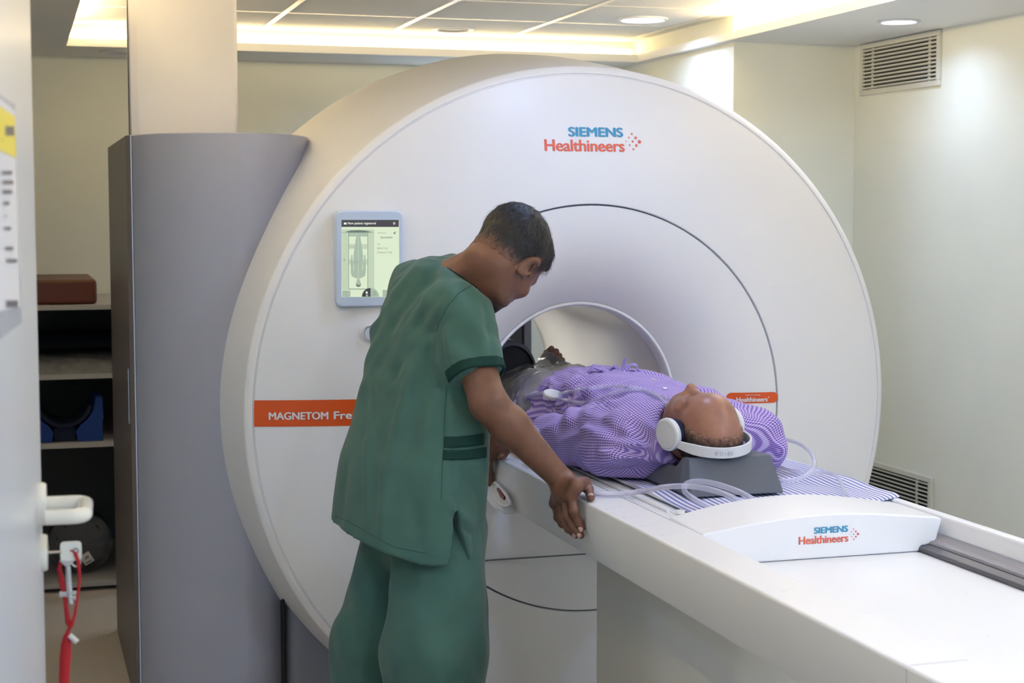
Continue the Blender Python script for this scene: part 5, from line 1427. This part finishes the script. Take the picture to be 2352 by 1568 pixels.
# ------------------------------------------------------------------ headphones
hp = empty('headphones', HP.p((0, 0, 0)), 'white headphones on the lying patient’s head with a text on the band', 'headphones')
def hl(x, y, z): return HP.p((x, y, z))
pts = []; nb_ = 40
for i in range(nb_+1):
    a = math.pi*i/nb_; s_ = math.sin(a); pts.append((-.100*math.cos(a)*(1 if s_ < .3 else 1), -.016-.040*s_**.8, -.004+.142*s_**.72))
Bw = .015; R_ = []
for i, (x, y, z) in enumerate(pts):
    w = Bw*(.62+.38*min(1, math.sin(math.pi*i/nb_)*2.2)); p = arr((x, y, z)); o_ = arr((x, 0, z)); o_ /= np.linalg.norm(o_)
    t = .0035; nrm = arr((0, 1, .28)); nrm /= np.linalg.norm(nrm)
    R_.append([hl(*(p-nrm*w-o_*t)), hl(*(p-nrm*w+o_*t)), hl(*(p+nrm*w+o_*t)), hl(*(p+nrm*w-o_*t))])
mb = MB(); m_ = len(R_); v = [q_ for r_ in R_ for q_ in r_]
mb.add(v, [(i*4+k, i*4+(k+1) % 4, (i+1)*4+(k+1) % 4, (i+1)*4+k) for i in range(m_-1) for k in range(4)]+[(0, 1, 2, 3), (4*m_-1, 4*m_-2, 4*m_-3, 4*m_-4)])
band = mb.build('headband', M['phone_white'], hp, bevel=.0018)
for s in (-1, 1):
    def disc(prof, name, mt, par):
        mb = MB(); v = []; n = 48
        for r, h in prof:
            for k in range(n):
                a = 2*math.pi*k/n; v.append(hl(s*(.078+h), .004+1.1*r*math.cos(a)*.92, -.012+1.1*r*math.sin(a)*1.08))
        mb.add(v, [(i*n+k, i*n+(k+1) % n, (i+1)*n+(k+1) % n, (i+1)*n+k) for i in range(len(prof)-1) for k in range(n)]); return mb.build(name, mt, par)
    cup = disc([(.0001, .014), (.036, .014), (.042, .017), (.044, .023), (.043, .030), (.039, .0335), (.0365, .034), (.036, .0325), (.0355, .034), (.0001, .0348)], 'ear_cup', M['phone_white'], hp)
    disc([(.0001, .0), (.030, -.004), (.037, -.002), (.040, .004), (.040, .012), (.034, .0145), (.0001, .0145)], 'ear_pad', M['phone_pad'], cup)
mb = MB(); tv, tf = text_shape('SNR = 13 dB', .01)
def onband(u, w):                                                 # along the outer face of the band, near side
    s_ = 12.5+(1-u)*-0+ (u)*6.0; i = int(s_); t = s_-i; A = R_[i]; B_ = R_[i+1]
    a = A[1]*(1-t)+B_[1]*t; b = A[2]*(1-t)+B_[2]*t; o_ = (A[1]-A[0]); o_ = o_/np.linalg.norm(o_)
    return a*(1-.25-.40*w)+b*(.25+.40*w)+o_*.0006
mb.add([onband(1-u, 1-w) for u, w in tv], tf); mb.build('band_lettering', M['grey_ink'], band, smooth=False, fix=False)

# ------------------------------------------------------------------ alarm tubes
def on_pad(px, py, z=.908): return on(px, py, 2, z)
gb = BVHTree.FromPolygons([tuple(v.co) for v in go.data.vertices], [tuple(p.vertices) for p in go.data.polygons])
def on_gown(px, py, off=.006):
    r_ = ray(px, py); h = gb.ray_cast(Vector(CAM), Vector(r_).normalized())
    return np.array(h[0])-off*r_/np.linalg.norm(r_) if h[0] is not None else None
st_ = empty('chest_tube', on_gown(1270, 912), 'clear forked tube with oval white valve lying on the purple gown', 'tube')
def og(L, off=.0095):
    out = []
    for a, b in L:
        p = on_gown(a, b, off)
        if p is not None: out.append(p)
    return out
mb = MB(); mb.tube(bez(og([(1284, 904), (1310, 899), (1350, 892), (1400, 887), (1440, 888), (1480, 896), (1510, 907), (1532, 914), (1548, 921)]), 8), .0048, 12); mb.build('tube_branch', M['tube'], st_)
mb = MB(); mb.tube(bez(og([(1284, 915), (1310, 921), (1340, 924), (1370, 919), (1400, 906), (1440, 896), (1480, 898), (1510, 910), (1524, 922), (1528, 930)]), 8), .0048, 12); mb.build('tube_branch', M['tube'], st_)
p_l = og([(1258, 905), (1238, 903), (1215, 908), (1203, 917), (1198, 930)], .011)+[p for p in og([(1204, 945), (1215, 962), (1228, 980), (1238, 994)], .011)]
mb = MB(); mb.tube(bez(p_l, 8), .0066, 14); mb.build('tube_stem', M['tube'], st_)
vc = on_gown(1270, 907, .030); vx = at(1289, 911, proj(vc)[2])-at(1251, 903, proj(vc)[2]); vx /= np.linalg.norm(vx); vn = -FW*.62+UP*.78; vn -= vx*(vn@vx); vn /= np.linalg.norm(vn); vy = np.cross(vn, vx)
mb = MB(); n = 32; v = []
for r, h in ((.0001, -.006), (.90, -.006), (1, -.004), (1, .004), (.9, .0065), (.0001, .0068)):
    for k in range(n):
        a = 2*math.pi*k/n; v.append(vc+vx*.0285*r*math.cos(a)+vy*.0190*r*math.sin(a)+vn*h*1.15)
mb.add(v, [(i*n+k, i*n+(k+1) % n, (i+1)*n+(k+1) % n, (i+1)*n+k) for i in range(5) for k in range(n)]); mb.build('valve', M['valve'], st_)
# tube from under the technician's hand along the pad to the end cap
T1 = [on(1352, 1130, 2, .897), on(1385, 1134, 2, .898), on(1430, 1133, 2, .899), on(1480, 1127, 2, .909), on(1520, 1119, 1, -1.10), on(1560, 1116, 1, -1.13), on(1600, 1118, 1, -1.15), on(1640, 1126, 1, -1.17), on(1680, 1141, 1, -1.19), on(1712, 1158, 1, -1.21), on(1726, 1166, 1, -1.22)]
o = MB().tube(bez([p for p in T1 if p[1] > -1.222], 10), .0066, 16).build('call_tube', M['tube']); tag(o, 'clear tube running from under the gripping hand past the grey head block', 'tube')
T2 = [on(1645, 1172, 1, -1.22), on(1618, 1158, 1, -1.19), on(1592, 1144, 1, -1.16), on(1573, 1128, 1, -1.13), on(1575, 1112, 1, -1.115), on(1600, 1105, 1, -1.12), on(1640, 1110, 1, -1.14), on(1690, 1126, 1, -1.17), on(1722, 1142, 1, -1.20), on(1736, 1151, 1, -1.22)]
o = MB().tube(bez([p for p in T2 if p[1] > -1.222], 10), .0066, 16).build('looped_tube', M['tube']); tag(o, 'clear tube bent into a loop in front of the grey head block', 'tube')
T3 = [on(1760, 1020, 2, .925), on(1744, 1040, 2, .912), on(1752, 1026, 2, .935), on(1775, 1013, 2, .955), on(1805, 1010, 2, .965), on(1838, 1020, 2, .965), on(1862, 1040, 2, .955), on(1871, 1064, 2, .938), on(1860, 1085, 2, .920), on(1835, 1099, 2, .910), on(1800, 1104, 2, .907), on(1775, 1099, 2, .907)]
o = MB().tube(bez([p for p in T3 if p[1] > -1.222], 10), .0052, 14).build('coiled_tube', M['tube']); tag(o, 'thin clear tube standing in a round loop on the striped pad', 'tube')
T4 = [on(1763, 1046, 2, .930), on(1775, 1038, 2, .925), on(1788, 1042, 2, .910), on(1782, 1062, 2, .908), on(1800, 1075, 2, .908), on(1840, 1084, 2, .908), on(1885, 1084, 2, .909), on(1915, 1090, 2, .912), on(1930, 1105, 2, .914), on(1938, 1125, 2, .914), on(1945, 1140, 2, .912)]
o = MB().tube(bez([p for p in T4 if p[1] > -1.222], 10), .0048, 14).build('thin_tube', M['tube']); tag(o, 'thin clear tube snaking over the striped pad to the end cap', 'tube')
# ------------------------------------------------------------------ base origins for things made of one mesh
for o in list(COL.objects):
    if o.type == 'MESH' and o.parent is None and not o.children:
        me = o.data; n = len(me.vertices); c = np.empty(n*3, np.float32); me.vertices.foreach_get('co', c); c = c.reshape(-1, 3)
        b = np.array([(c[:, 0].min()+c[:, 0].max())/2, (c[:, 1].min()+c[:, 1].max())/2, c[:, 2].min()])
        me.transform(Matrix.Translation(-Vector(b.tolist()))); o.location = b.tolist()
